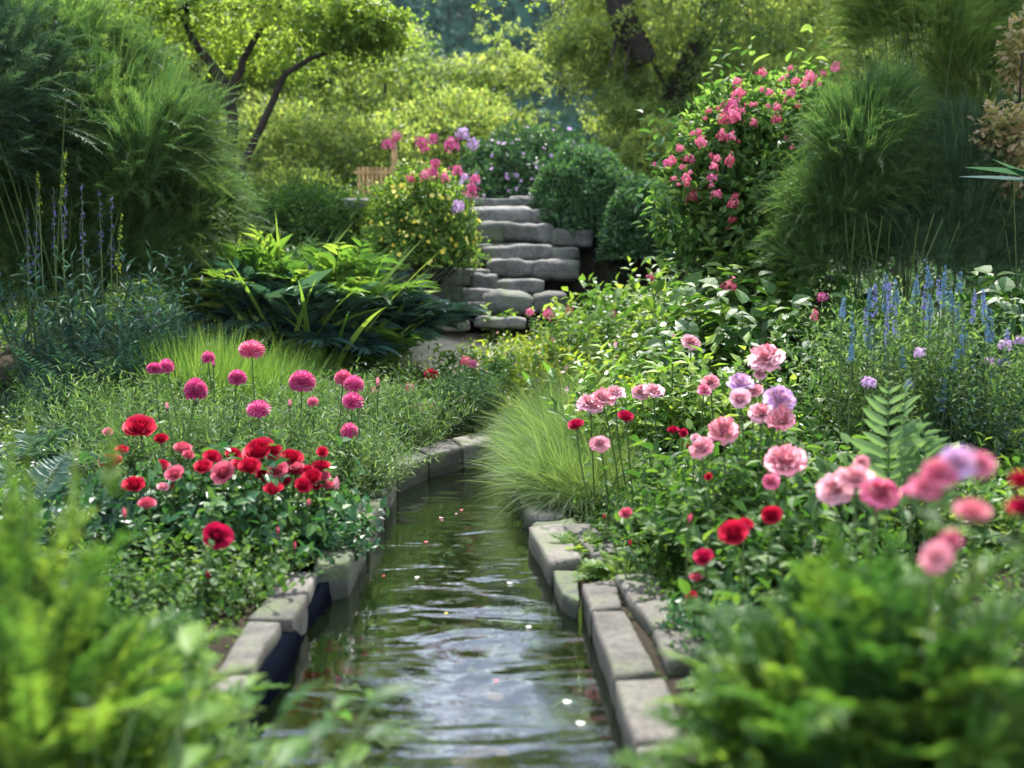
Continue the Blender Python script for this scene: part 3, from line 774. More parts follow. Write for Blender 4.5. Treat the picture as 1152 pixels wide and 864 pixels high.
def canes(root, spots, h, mat, r=.012, name='cane'):
    for (x, y) in spots:
        mb = MB(); t = np.linspace(0, 1, 8)
        path = np.stack([x+ (x*.5)*t**2*h*.3, y+0*t, h*t], -1)
        tubes(mb, path[None], (r*(1-.6*t))[None], 6, 0); mb.obj(name, mat, root)

def bulk_bush(name, label, cat, loc, lobes, K, Lf, Mn, ll, mat, group=None, droopy=.5, lw=None, cane_h=0, copies=None):
    root = thing(name, label, cat, loc, group)
    link('foliage', feather_bush('foliage', lobes, K, Lf, Mn, ll, mat, droopy, lw), root)
    if cane_h:
        mb = MB(); n = 30; S = disk(n, max(l[3] for l in lobes)*.5); D = fan(n, 2, 22); t = np.linspace(0, 1, 6)
        Pt = S[:, None]+D[:, None]*(cane_h*t)[None, :, None]
        tubes(mb, Pt, np.full((n, 6), .009)*(1-.6*t), 5, 0, np.full(n, .4)); mb.obj('stems', M['wood'], root)
    return root

# left dark feathery bush, three plants
def P2(px, py, Y, base): return tuple(P(px, py, Y)-np.array(base))
GB = 'tall dark feathery bushes at the left edge'
b = base_at(70, 7.4)
def lobe(px, py, Y, wpx, hpx, base, dy=None):
    c = P(px, py, Y)-np.array(base); s = Y/1120
    return (c[0], c[1], c[2], wpx*s/2, (dy or wpx*s/2), hpx*s/2)
bulk_bush('feathery_bush', 'huge dark feathery bush filling the upper left, drooping plumes lit on top', 'bush', b,
          [lobe(70, 175, 7.4, 260, 190, b, .6), lobe(190, 215, 7.4, 120, 150, b, .5), lobe(20, 90, 7.6, 160, 130, b, .5), lobe(20, 300, 7.3, 150, 240, b, .5), lobe(110, 330, 7.5, 150, 150, b, .4)], 4200, .5, 44, .05, M['feather'], GB, .6, None, 2.0)
b = base_at(-60, 6.6)
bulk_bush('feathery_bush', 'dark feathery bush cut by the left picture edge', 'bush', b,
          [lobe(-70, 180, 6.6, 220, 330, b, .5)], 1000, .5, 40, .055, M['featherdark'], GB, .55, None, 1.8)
b = base_at(235, 8.0)
bulk_bush('feathery_bush', 'fine green feathery bush spilling down right of the huge dark one', 'bush', b,
          [lobe(222, 275, 7.9, 95, 170, b, .4)], 1200, .42, 36, .045, M['feather'], GB, .7, None, .9)
# right feathery mass
GR = 'tall feathery bushes at the right'
b = base_at(975, 6.8)
bulk_bush('feathery_bush', 'rounded dark feathery bush right of the pink flowered shrub', 'bush', b,
          [lobe(965, 165, 6.8, 120, 130, b, .4), lobe(985, 235, 6.8, 150, 130, b, .4), lobe(975, 290, 6.7, 120, 80, b, .3)], 1800, .32, 34, .04, M['feather'], GR, .6, None, 1.3)
b = base_at(1070, 8.2)
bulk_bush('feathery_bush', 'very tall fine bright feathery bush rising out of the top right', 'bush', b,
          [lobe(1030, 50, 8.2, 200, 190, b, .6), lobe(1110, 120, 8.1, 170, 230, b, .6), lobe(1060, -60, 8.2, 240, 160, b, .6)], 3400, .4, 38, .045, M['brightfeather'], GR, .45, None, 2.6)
b = base_at(1130, 7.2)
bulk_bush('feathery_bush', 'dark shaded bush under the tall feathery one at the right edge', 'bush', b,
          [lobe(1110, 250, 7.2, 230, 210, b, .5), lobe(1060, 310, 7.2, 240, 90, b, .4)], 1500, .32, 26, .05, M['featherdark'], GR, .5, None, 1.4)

# ------------------------------------------------------------------ fine grasses
def tuft_mesh(name, K, r, h, tilt, droop, w, mat, segs=6):
    mb = MB(); S = disk(K, r); D = fan(K, 0, tilt) + S*(.7/r)*.35 + rng.normal(size=(K, 3))*.07
    blades(mb, S, D, h*rng.uniform(.55, 1.05, K), droop*rng.uniform(.4, 1.4, K), w, segs, 0)
    return mb.mesh(name, [mat])
g1 = tuft_mesh('grass_blades', 3000, .13, .62, 27, .16, .0032, M['grass'])
for px, Y, sc, lb in [(180, 6.3, 1.35, 'left of three bright green fine grass tufts behind the dahlias'), (228, 6.3, 1.45, 'middle of three bright green fine grass tufts behind the dahlias'), (285, 6.4, 1.35, 'right of three bright green fine grass tufts behind the dahlias')]:
    x, y, z = base_at(px, Y)
    tag(link('grass_tuft', g1, None, (x, y, z-.02), random.random()*6, (sc*1.0, sc, sc)), lb, 'grass tuft', 'fine bright grass tufts')
# cloud of pale grass over the right bank of the water
g2 = tuft_mesh('grass_blades', 5600, .17, .62, 52, .5, .0026, M['palegrass'], 7)
i = 0
for px, Y, sc, lb in [(650, 5.25, 1.1, 'pale cloud-like grass nearest the water, hanging over the edge'), (674, 5.05, .95, 'pale cloud-like grass right beside the crowded pink peonies'), (626, 5.8, .85, 'pale fine grass where the stream bends'),
                      (652, 6.0, 1.3, 'pale fine grass behind the nearest one over the water'), (694, 5.8, 1.35, 'pale fine grass behind the pink peony cluster, tallest of the mass'),
                      (606, 6.7, .8, 'pale fine grass where the stream narrows on the right'), (645, 6.8, 1.3, 'pale fine grass in the middle of the mass up the bank'), (700, 6.8, 1.2, 'pale fine grass at the upper right of the mass'), (662, 7.7, 1.15, 'pale fine grass highest up the bank')]:
    x, y, z = base_at(px, Y); i += 1
    tag(link('grass_tuft', g2, None, (x, y, z-.02), i*1.1, sc), lb, 'grass tuft', 'pale fine grass by the narrow end of the stream')

# ------------------------------------------------------------------ dahlias in feathery foliage
fe = MB()
K = 480; S = disk(K, .42); D = fan(K, 2, 44)
fronds(fe, S, D, .64*rng.uniform(.5, 1.1, K), .3*rng.random(K), 22, needle(.12), .055, None, 50, .15, 'spiral', 0, .0016, 1, None, 'even', .3)
fe = fe.mesh('foliage', [M['feather'], M['wood']])
def clump(name, label, cat, px, Y, me, blooms=(), group=None, rz=None, sc=1.0, part='foliage', stems=True):
    b = base_at(px, Y)
    r = thing(name, label, cat, b, group)
    link(part, me, r, (0, 0, -.02), random.random()*6 if rz is None else rz, sc)
    if blooms: add_blooms(r, b, blooms, stems=stems)
    return r
GD = 'magenta ball dahlias on the left bank'
clump('dahlia', 'magenta ball dahlia plant with two fused heads, farthest left', 'flower', 190, 4.9, fe, [(174, 411, 20, 4.9, 'ball'), (187, 409, 20, 4.95, 'ball'), (220, 433, 30, 4.7, 'ball')], GD, sc=.9)
clump('dahlia', 'magenta ball dahlia plant with the tallest head and a small one beside it', 'flower', 262, 5.2, fe, [(283, 388, 29, 5.2, 'ball'), (234, 399, 17, 5.3, 'ball'), (267, 420, 27, 5.0, 'ball'), (240, 413, 10, 5.2, 'bud_magenta')], GD)
clump('dahlia', 'magenta ball dahlia plant with one low head just above the red roses', 'flower', 305, 4.8, fe, [(291, 455, 27, 4.8, 'ball'), (326, 459, 12, 4.8, 'bud_pink')], GD, sc=.85)
clump('dahlia', 'magenta ball dahlia plant with a single large head on a bare stem', 'flower', 345, 5.1, fe, [(340, 424, 29, 5.1, 'ball'), (352, 449, 17, 5.0, 'ball')], GD, sc=.9)
clump('dahlia', 'magenta ball dahlia plant with three crowded heads and a low one, nearest the stream', 'flower', 372, 5.3, fe, [(386, 421, 22, 5.2, 'ball'), (398, 428, 24, 5.1, 'ball'), (397, 446, 28, 5.0, 'ball'), (393, 481, 22, 4.8, 'ball'), (425, 438, 12, 5.2, 'bud_pink')], GD, sc=.72)
for px, Y, lb in [(425, 6.6, 'feathery green plant between the last dahlia and the stream turn'), (360, 6.4, 'feathery green plant behind the single large dahlia'), (300, 5.8, 'feathery green plant in front of the grass tufts'), (130, 5.6, 'feathery green plant left of the dahlias')]:
    clump('feathery_plant', lb, 'plant', px, Y, fe, (), 'feathery plants among the dahlias', sc=.95)

# ------------------------------------------------------------------ red rose bush
rb = leafy_mesh('foliage', 170, .30, .50, 58, 16, .052, M['rose_leaf'], leaf_ovate(.62), None, .2, .003, 68, None, 'spiral', .35, .15)
b = base_at(252, 4.15)
r = thing('rose_bush', 'red rose bush in full bloom beside the stream on the left', 'rose bush', b)
link('foliage', rb, r, (0, 0, -.02), 0, (1.02, .95, 1.15))
red = [(157, 481, 32, 4.20, 'rose_red'), (181, 495, 17, 4.20, 'rose_red'), (124, 521, 26, 4.10, 'rose_red'), (151, 546, 24, 3.90, 'rose_red'), (205, 506, 18, 4.10, 'rose_coral'), (197, 533, 24, 3.90, 'rose_coral'),
       (183, 548, 15, 3.85, 'rose_pink'), (238, 514, 24, 4.10, 'rose_red'), (229, 526, 24, 4.00, 'rose_red'), (251, 531, 27, 3.95, 'rose_coral'), (272, 522, 24, 4.00, 'rose_red'), (293, 508, 34, 4.05, 'rose_red'),
       (263, 511, 22, 4.15, 'rose_red'), (281, 527, 24, 3.90, 'rose_red'), (327, 516, 25, 4.10, 'rose_red'), (311, 529, 24, 4.00, 'rose_coral'), (361, 525, 24, 4.05, 'rose_red'), (352, 539, 30, 3.95, 'rose_red'),
       (340, 546, 22, 3.90, 'rose_red'), (307, 552, 25, 3.80, 'rose_red'), (379, 554, 22, 3.95, 'bud_pink'), (241, 601, 37, 3.45, 'rose_crimson'), (234, 653, 13, 3.40, 'bud_red'), (313, 603, 12, 3.60, 'bud_coral'),
       (332, 620, 12, 3.60, 'bud_coral'), (347, 569, 12, 3.80, 'bud_coral'), (165, 568, 22, 3.70, 'rose_coral'), (140, 585, 14, 3.60, 'bud_coral'), (188, 462, 11, 4.30, 'bud_pink'), (121, 486, 14, 4.20, 'rose_rosepink')]
red += [(230+random.random()*150, 506+random.random()*46, random.uniform(15, 21), 4.05, random.choice(['rose_red', 'rose_red', 'rose_crimson', 'rose_coral'])) for _ in range(12)]
red += [(125+random.random()*90, 500+random.random()*60, random.uniform(12, 17), 4.0, random.choice(['rose_red', 'rose_coral', 'bud_red'])) for _ in range(5)]
add_blooms(r, b, red)
b2 = base_at(150, 4.1)
r = thing('leafy_shrub', 'dark green leafy shrub beneath the leftmost red roses', 'shrub', b2)
link('foliage', rb, r, (0, 0, -.02), 2.2, (.7, .7, .85))
b2 = base_at(335, 4.05)
r = thing('leafy_shrub', 'glossy low green shrub between the red roses and the stone edge', 'shrub', b2)
link('foliage', rb, r, (0, 0, -.02), 4, (.62, .6, .62))
b2 = base_at(205, 3.45)
sm = leafy_mesh('foliage', 150, .22, .26, 55, 12, .026, M['mid'], leaf_mid(.7), None, .15, .002, 65, None, 'spiral', .35, .1)
r = thing('low_shrub', 'small round-leaved plant under the lone crimson rose', 'plant', b2)
link('foliage', sm, r, (0, 0, -.02), 4, 1.25)

# ------------------------------------------------------------------ ferns and blue green fronds
def fern_mesh(name, K, h, tilt0, tilt1, Mn, ll, mat, w=.24, droop=.5, r=.08):
    mb = MB(); S = disk(K, r); D = fan(K, tilt0, tilt1)
    fronds(mb, S, D, h*rng.uniform(.7, 1.1, K), droop*rng.uniform(.6, 1.2, K), Mn, leaf_simple(w, .05), ll, None, 68, .12, 'pinnate', 0, .003, 1, None, 'fern', .08, .1)
    return mb.mesh(name, [mat, M['wood']])
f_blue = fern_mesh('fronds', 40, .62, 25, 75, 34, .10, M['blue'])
f_green = fern_mesh('fronds', 30, .5, 15, 65, 30, .085, M['fresh'])
GF = 'blue green ferns on the left bank'
for px, Y, sc, lb in [(30, 4.9, 1.0, 'blue green fern at the left picture edge'), (95, 5.2, 1.05, 'blue green fern in front of the dark gap on the left'), (150, 4.6, .9, 'blue green fern under the small yellow flower spike'), (10, 4.1, .9, 'blue green fern in the lower left behind the tall blurred stalk'), (190, 5.6, .8, 'blue green fern just left of the dahlias'), (85, 3.9, .8, 'blue green fern left of the red roses')]:
    clump('fern', lb, 'fern', px, Y, f_blue, (), GF, None, sc, 'fronds')
for px, Y, sc, lb in [(480, 7.4, .6, 'green fern at the far curve of the edge'), (718, 4.3, .55, 'green fern below the pink peony cluster'), (655, 4.15, .42, 'small green fern at the far end of the grey edging stones'), (700, 3.8, .45, 'small green fern behind the set-back edging stone'), (612, 4.75, .4, 'small green fern under the hanging pale grass'), (748, 3.55, .42, 'small green fern beside the low red roses'), (150, 6.4, .9, 'green fern left of the grass tufts')]:
    clump('fern', lb, 'fern', px, Y, f_green, (), 'green ferns', None, sc, 'fronds')
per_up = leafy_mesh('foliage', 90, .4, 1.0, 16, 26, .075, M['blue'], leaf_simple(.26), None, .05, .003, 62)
# blue-green shaded plants with lupin spikes (left)
def spikes(root, base, lst, mat, nm='flower_spike'):
    for (px, py0, py1, Y) in lst:
        a = P(px+random.gauss(0, 3.5), py1, Y)-np.array(base); c = P(px, py0, Y)-np.array(base)
        mb = MB(); n = 40; t = rng.random(n)**.9; ph = rng.random(n)*6.28
        rad = (.013*(1-.6*t))*Y/6*1.3
        pos = a+(c-a)*t[:, None]+np.stack([np.cos(ph)*rad, np.sin(ph)*rad, 0*ph], -1)
        florets(mb, pos, np.stack([np.cos(ph), np.sin(ph), .3+0*ph], -1), .02*(1.1-.5*t), 3, 0)
        tubes(mb, np.stack([a-UP*.5, a, c])[None], np.array([[.004, .004, .001]]), 4, 1)
        mb.obj(nm, [mat, M['wood']], root)
b = base_at(110, 6.3)
r = thing('lupin', 'blue lupin clump in the shade of the dark feathery bush', 'flower', b)
link('foliage', f_blue, r, (0, 0, 0), 1, 1.25); link('foliage', per_up, r, (0, 0, 0), 1, (1, 1, 1.15))
spikes(r, b, [(42, 215, 300, 6.3), (60, 210, 290, 6.4), (75, 205, 275, 6.3), (92, 205, 300, 6.2), (112, 212, 285, 6.3), (126, 220, 300, 6.3), (30, 235, 310, 6.2)], M['violet'])
spikes(r, b, [(74, 165, 230, 6.3), (42, 192, 240, 6.3), (137, 240, 310, 6.1)], M['yellow'], 'seed_spike')
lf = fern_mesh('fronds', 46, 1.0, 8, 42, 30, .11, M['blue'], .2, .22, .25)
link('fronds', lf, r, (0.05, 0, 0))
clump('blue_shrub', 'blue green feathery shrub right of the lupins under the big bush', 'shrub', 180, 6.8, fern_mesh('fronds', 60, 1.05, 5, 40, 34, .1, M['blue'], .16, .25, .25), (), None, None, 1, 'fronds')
clump('blue_shrub', 'blue green leafy shrub low at the foot of the lupins', 'shrub', 60, 5.9, lf, (), None, 2, .6, 'fronds')

# ------------------------------------------------------------------ arching glossy plant before the stone bank
def strap_mesh(name, K, r, h, tilt, droop, w, mat, segs=9):
    mb = MB(); S = disk(K, r); D = fan(K, 8, tilt)
    blades(mb, S, D, h*rng.uniform(.6, 1.1, K), droop*rng.uniform(.5, 1.3, K), w*rng.uniform(.7, 1.2, K), segs, 0)
    return mb.mesh(name, [mat])
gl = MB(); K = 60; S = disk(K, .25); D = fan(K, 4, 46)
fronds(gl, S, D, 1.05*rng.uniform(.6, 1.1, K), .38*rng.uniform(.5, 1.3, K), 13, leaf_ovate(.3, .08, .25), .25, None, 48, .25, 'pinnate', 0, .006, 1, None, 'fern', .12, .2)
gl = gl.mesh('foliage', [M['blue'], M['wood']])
gl2 = MB(); K = 60; S = disk(K, .25); D = fan(K, 4, 44)
fronds(gl2, S, D, 1.0*rng.uniform(.6, 1.1, K), .4*rng.uniform(.5, 1.3, K), 13, leaf_ovate(.28, .08, .25), .2, None, 48, .2, 'pinnate', 0, .006, 1, None, 'fern', .12, .2)
gl2 = gl2.mesh('foliage', [M['fresh'], M['wood']])
stp = strap_mesh('foliage', 150, .2, .95, 42, .3, .026, M['fresh'])
stp2 = strap_mesh('foliage', 90, .12, .5, 45, .35, .02, M['yellow'])
GA = 'arching broad-leaved plants left of the stone bank'
for px, Y, me, sc, lb in [(330, 8.1, gl, 1.3, 'glossy blue green arching plant left of centre'), (385, 8.3, gl, 1.25, 'glossy blue green arching plant reaching toward the stone bank'), (300, 8.4, gl2, 1.55, 'fresh green arching plant beside the fine feathery bush'), (365, 8.6, gl2, 1.65, 'fresh green arching plant behind the blue green ones'), (405, 8.3, gl2, 1.0, 'fresh green arching plant nearest the stone bank'),
                        (340, 7.9, stp, 1.65, 'strap-leaved plant rising above the glossy arching leaves'), (400, 8.3, stp, 1.3, 'strap-leaved plant below the yellow flowered bush'), (290, 8.8, stp, 1.6, 'strap-leaved plant left of the glossy arching leaves')]:
    clump('arching_plant', lb, 'plant', px, Y, me, (), GA, None, sc)

# ------------------------------------------------------------------ mounded shrubs: leaves over a rounded form
def mound_mesh(name, rx, ry, rz, n, ll, mat, tm, lump=.08, shell=.25, extra=None):
    mb = MB(); d = norm(rng.normal(size=(n, 3))); d[:, 2] = np.where(d[:, 2] < -.1, -d[:, 2], d[:, 2]); d = norm(d)
    lum = 1+lump*(np.sin(d[:, 0]*9+1)*np.sin(d[:, 1]*8+d[:, 2]*6)+.6*np.sin(d[:, 0]*17+d[:, 2]*21)*np.sin(d[:, 1]*19))
    rad = (1-shell*rng.random(n)**1.6)*lum
    pos = d*rad[:, None]*np.array([rx, ry, rz])
    place(mb, tm, pos, d*.7+rng.normal(size=(n, 3))*.55+UP*.15, d+rng.normal(size=(n, 3))*.5+UP*.4, ll*rng.uniform(.6, 1.2, n), None, 0)
    if extra:
        cnt, fm, fs = extra
        k = rng.integers(0, n, cnt); dd = d[k]
        florets(mb, dd*(lum[k]*1.02)[:, None]*np.array([rx, ry, rz]), dd+rng.normal(size=(cnt, 3))*.3, fs*rng.uniform(.6, 1.3, cnt), 6, 1)
        return mb.mesh(name, [mat, fm])
    return mb.mesh(name, [mat])
def mound(name, label, cat, px, pyb, Y, wpx, hpx, n, ll, mat, tm=None, group=None, lump=.08, extra=None, part='foliage', dy=None):
    p = P(px, pyb, Y); s = Y/1120
    r = thing(name, label, cat, p, group)
    link(part, mound_mesh(part, wpx*s/2, dy or wpx*s/2, hpx*s, n, ll, mat, tm or leaf_mid(.5), lump, .3, extra), r)
    if lump >= .12:
        mb = MB(); K = 70; dd = norm(rng.normal(size=(K, 3))+UP*.5); dd[:, 2] = np.abs(dd[:, 2])
        rr = np.array([wpx*s/2, dy or wpx*s/2, hpx*s])
        fronds(mb, dd*rr*.75, dd+UP*.6+rng.normal(size=(K, 3))*.3, hpx*s*rng.uniform(.25, .5, K), .15, 12, tm or leaf_mid(.5), ll, None, 62, .1, 'spiral', 0, .004, 1, None, 'even', .3)
        mb.obj('shoots', [mat, M['wood']], r)
    mb = MB(); nst = 14; S = disk(nst, .12); D = fan(nst, 5, 60); t = np.linspace(0, 1, 5)
    tubes(mb, (S-UP*.35)[:, None]+D[:, None]*(hpx*s*.85*t)[None, :, None]+0, np.full((nst, 5), .014)*(1-.7*t), 5, 0)
    mb.obj('stems', M['bark'], r)
    return r
GM = 'dark rounded shrubs above the stone bank'
mound('rounded_shrub', 'large round dark green shrub overhanging the boulder bank', 'shrub', 655, 262, 11.7, 124, 92, 15000, .075, M['dark'], leaf_mid(.42), GM, .07)
mound('rounded_shrub', 'smaller dark green shrub right of the large round one', 'shrub', 722, 285, 10.9, 92, 80, 9000, .07, M['dark'], leaf_mid(.42), GM, .07)
mound('rounded_shrub', 'broad dark shrub with a pale blossoming top behind the bank', 'shrub', 600, 232, 13.2, 190, 80, 14000, .08, M['dark'], leaf_mid(.5), GM, .12, (160, M['lilac'], .06))
mound('rounded_shrub', 'grey green low shrub at the far right of the dark shrubs', 'shrub', 690, 210, 15.5, 120, 50, 6000, .09, M['treegreen'], leaf_mid(.5), GM, .12)
mound('yellow_flowered_bush', 'leafy bush speckled with small yellow and white flowers beside the boulders', 'bush', 474, 292, 10.2, 122, 92, 13000, .055, M['fresh'], leaf_mid(.55), None, .2, (300, M['yellowp'], .048), 'foliage', .5)
mound('yellow_flowered_bush', 'yellow green top of bush below the magenta blooms', 'bush', 462, 255, 10.8, 100, 50, 5000, .05, M['yellow'], leaf_mid(.55), None, .2, (200, M['yellowp'], .042), 'foliage', .4)
mound('ground_bush', 'low pale bush left of the timber bench', 'bush', 330, 235, 12.5, 130, 40, 6000, .07, M['treegreen'], leaf_mid(.5), None, .15)

mound('shade_shrub', 'green shrub on the slope between the fine feathery bush and the timber bench', 'shrub', 350, 290, 10.9, 130, 75, 9000, .06, M['mid'], leaf_mid(.45), None, .16)
mound('shade_shrub', 'green shrub on the slope just behind the fine feathery bush', 'shrub', 255, 300, 10.6, 130, 90, 9000, .06, M['feather'], leaf_mid(.4), None, .16)
mound('hedge_shrub', 'sunlit yellow green shrub behind the timber bench', 'shrub', 400, 205, 16.5, 190, 70, 9000, .1, M['treegreen'], leaf_mid(.5), 'sunlit shrubs under the trees', .15)
mound('hedge_shrub', 'sunlit yellow green shrub seen between the two dark maple trunks', 'shrub', 310, 215, 17, 170, 95, 9000, .1, M['treegreen'], leaf_mid(.5), 'sunlit shrubs under the trees', .15)
mound('hedge_shrub', 'sunlit yellow green shrub behind the magenta phlox', 'shrub', 510, 200, 18, 200, 90, 9000, .1, M['treegreen'], leaf_mid(.5), 'sunlit shrubs under the trees', .15)
mound('hedge_shrub', 'rounded pale green shrub at the foot of the old tree', 'shrub', 745, 215, 14.5, 110, 75, 8000, .08, M['treegreen'], leaf_mid(.5), 'sunlit shrubs under the trees', .12)
# magenta flowers above it
b = base_at(480, 11.3)
r = thing('phlox', 'tall magenta phlox standing above the yellow flowered bush', 'flower', b)
me = leafy_mesh('foliage', 70, .5, 1.0, 20, 18, .07, M['mid'], leaf_mid(.3), None, .1, .004)
link('foliage', me, r)
hh = [(437, 160, 22, 'headmagenta'), (446, 152, 18, 'headpink'), (474, 158, 18, 'headmagenta'), (487, 155, 14, 'headmagenta'), (478, 166, 14, 'headpink'), (508, 160, 20, 'headmagenta'), (520, 148, 22, 'headlilac'), (532, 160, 20, 'headlilac'),
      (489, 182, 16, 'headmagenta'), (487, 192, 18, 'headmagenta'), (514, 190, 18, 'headmagenta'), (500, 198, 16, 'headpink'), (534, 200, 15, 'headmagenta'), (530, 212, 20, 'headmagenta'), (516, 230, 22, 'headlilac'), (478, 196, 14, 'headpink'), (462, 200, 14, 'headcoral'), (523, 198, 12, 'headlilac')]
add_blooms(r, b, [(x, y, d*.82, 9.75, k) for x, y, d, k in hh], foot=.4)

# right pink-flowered shrub
b = base_at(845, 7.9)
r = thing('pink_flowered_shrub', 'tall shrub covered in pink flower clusters on the right bank', 'shrub', b)
def shrub_mesh(lobes, n, ll, mat, tm, base):
    mb = MB()
    for (px, py, Y, w, h) in lobes:
        c = P(px, py, Y)-np.array(base); s = Y/1120; k = int(n*w*h/12000)
        d = norm(rng.normal(size=(k, 3))); pos = c+d*(rng.random((k, 1))**.45)*np.array([w*s/2, w*s/2, h*s/2])
        place(mb, tm, pos, d*.5+rng.normal(size=(k, 3))*.5+UP*.0, UP*.8+rng.normal(size=(k, 3))*.45+d*.3, ll*rng.uniform(.6, 1.25, k), None, 0)
    return mb
lob = [(800, 165, 7.8, 90, 110), (860, 150, 7.9, 110, 130), (775, 230, 7.7, 90, 110), (850, 240, 7.7, 130, 150), (905, 120, 8.0, 70, 80), (880, 290, 7.5, 110, 80), (815, 120, 8, 60, 60)]
mbs = shrub_mesh(lob, 900, .08, M['leafgreen'], leaf_ovate(.5), b)
K = 150; ch = [random.choice(lob) for _ in range(K)]
tg = np.array([P(l[0]+random.gauss(0, l[3]*.36), l[1]+random.gauss(0, l[4]*.36), l[2]) for l in ch])-np.array(b)
S = disk(K, .15)
Dd = tg-S
fronds(mbs, S, Dd, np.linalg.norm(Dd, axis=1)*1.05, .02, 26, leaf_ovate(.48), .1, None, 62, .35, 'spiral', 0, .005, 1, None, 'even', .3)
mbs.obj('foliage', [M['leafgreen'], M['wood']], r)
mb = MB(); n = 26; S = disk(n, .2); tg = np.array([P(*random.choice([(l[0], l[1]) for l in lob]), 7.8)-np.array(b) for _ in range(n)])+rng.normal(size=(n, 3))*.1
t = np.linspace(0, 1, 6); tubes(mb, S[:, None]+(tg-S)[:, None]*t[None, :, None], np.full((n, 6), .01)*(1-.7*t), 5, 0); mb.obj('stems', M['wood'], r)
hp = [(831, 103, 26, 'headpink'), (822, 118, 26, 'headmagenta'), (826, 128, 22, 'headpink'), (814, 132, 20, 'headcoral'), (797, 124, 14, 'headcoral'), (788, 158, 20, 'headpink'), (786, 148, 14, 'headpink'), (813, 152, 18, 'headcoral'),
      (775, 177, 18, 'headpink'), (772, 199, 16, 'headpink'), (803, 186, 18, 'headpink'), (801, 198, 16, 'headmagenta'), (821, 180, 18, 'headcoral'), (778, 219, 18, 'headcoral'), (806, 217, 18, 'headpink'), (824, 228, 20, 'headcoral'), (824, 246, 16, 'headcoral'),
      (857, 80, 16, 'headpink'), (889, 76, 14, 'headpink'), (866, 103, 14, 'headpink'), (874, 120, 14, 'headpink'), (912, 86, 16, 'headpink'), (926, 82, 14, 'headpink'), (940, 75, 14, 'headpink'), (904, 95, 16, 'headpink'), (895, 90, 14, 'headpink'), (873, 134, 16, 'headcoral'), (898, 118, 10, 'headcoral'),
      (846, 117, 12, 'headpink'), (756, 180, 14, 'headpink'), (768, 187, 14, 'headpink'), (750, 182, 10, 'headmagenta'), (836, 124, 14, 'headpink'), (884, 155, 12, 'headcoral'), (758, 200, 12, 'headpink'), (890, 104, 12, 'headpink'), (812, 148, 14, 'headpink'), (800, 174, 12, 'headcoral')]
hp2 = [(x+random.gauss(0, 11), y+random.gauss(0, 9), d*random.uniform(.35, .6), k) for x, y, d, k in hp for _ in range(1)]
add_blooms(r, b, [(x, y, d*random.uniform(.55, .95), 7.35+random.uniform(-.25, .25), k) for x, y, d, k in hp+hp2], stems=False)

# ------------------------------------------------------------------ bright bank on the right
per = [leafy_mesh('foliage', 55, .2, .55, 34, 16, .055, M['fresh'], leaf_mid(.5), None, .2, .003, 60, (48, M['white'], .024)),
       leafy_mesh('foliage', 48, .22, .5, 40, 14, .075, M['fresh'], leaf_mid(.55), None, .25, .003, 62),
       leafy_mesh('foliage', 60, .2, .45, 36, 18, .045, M['yellow'], leaf_mid(.5), None, .2, .003, 60, (16, M['palepink'], .03)),
       leafy_mesh('foliage', 50, .2, .5, 40, 14, .06, M['mid'], leaf_mid(.4), None, .25, .003, 60, (20, M['white'], .022)),
       leafy_mesh('foliage', 40, .18, .72, 26, 18, .078, M['mid'], leaf_ovate(.7, .1, .3), None, .12, .004, 70)]
GP = 'leafy perennials covering the bright right bank'
spots = [(640, 9.3, 0), (690, 9.2, 1), (740, 9.1, 0), (790, 8.8, 3), (625, 8.5, 2), (670, 8.4, 0), (720, 8.3, 1), (765, 8.1, 0), (815, 7.9, 1), (700, 7.7, 2), (745, 7.5, 0), (795, 7.3, 1), (845, 7.1, 4), (885, 7.2, 4),
         (725, 7.0, 1), (775, 6.7, 0), (825, 6.5, 4), (870, 6.4, 1), (755, 6.2, 2), (805, 5.9, 1), (850, 5.8, 0), (900, 5.8, 3), (780, 5.5, 0), (830, 5.2, 1), (885, 5.2, 1), (925, 5.2, 3), (760, 4.9, 3), (745, 5.6, 0), (920, 6.3, 4),
         (600, 9.2, 2), (575, 8.8, 2), (560, 8.2, 0), (590, 7.9, 2), (540, 8.0, 3), (520, 7.7, 3), (555, 7.5, 2), (950, 7.0, 3), (1120, 5.4, 1), (1150, 4.7, 3), (1165, 5.8, 4), (960, 4.7, 3), (900, 4.4, 1), (950, 4.1, 3), (850, 4.3, 3), (1050, 4.2, 1), (1110, 4.0, 3), (1150, 3.6, 1), (1000, 3.9, 3)]
kinds = ['bright green perennial with small white flowers on the sunny right bank', 'bright green leafy perennial without flowers on the sunny right bank', 'yellow green perennial with tiny pale pink flowers on the right bank', 'mid green narrow-leaved perennial on the right bank', 'tall perennial with large oval leaves on the right bank']
for px, Y, k in spots:
    b = base_at(px, Y); sc = random.uniform(.85, 1.15)*(.8 if Y < 5 else 1.4 if (Y > 5.4 and px > 650) else 1)
    o = tag(link('perennial', per[k], None, (b[0], b[1], b[2]-.02), random.random()*6, sc), kinds[k], 'plant', GP+' of kind '+'abcde'[k])
    o['group'] = ['white-flowered perennials on the right bank', 'leafy green perennials on the right bank', 'yellow green perennials on the right bank', 'narrow-leaved perennials on the right bank', 'large-leaved perennials on the right bank'][k]
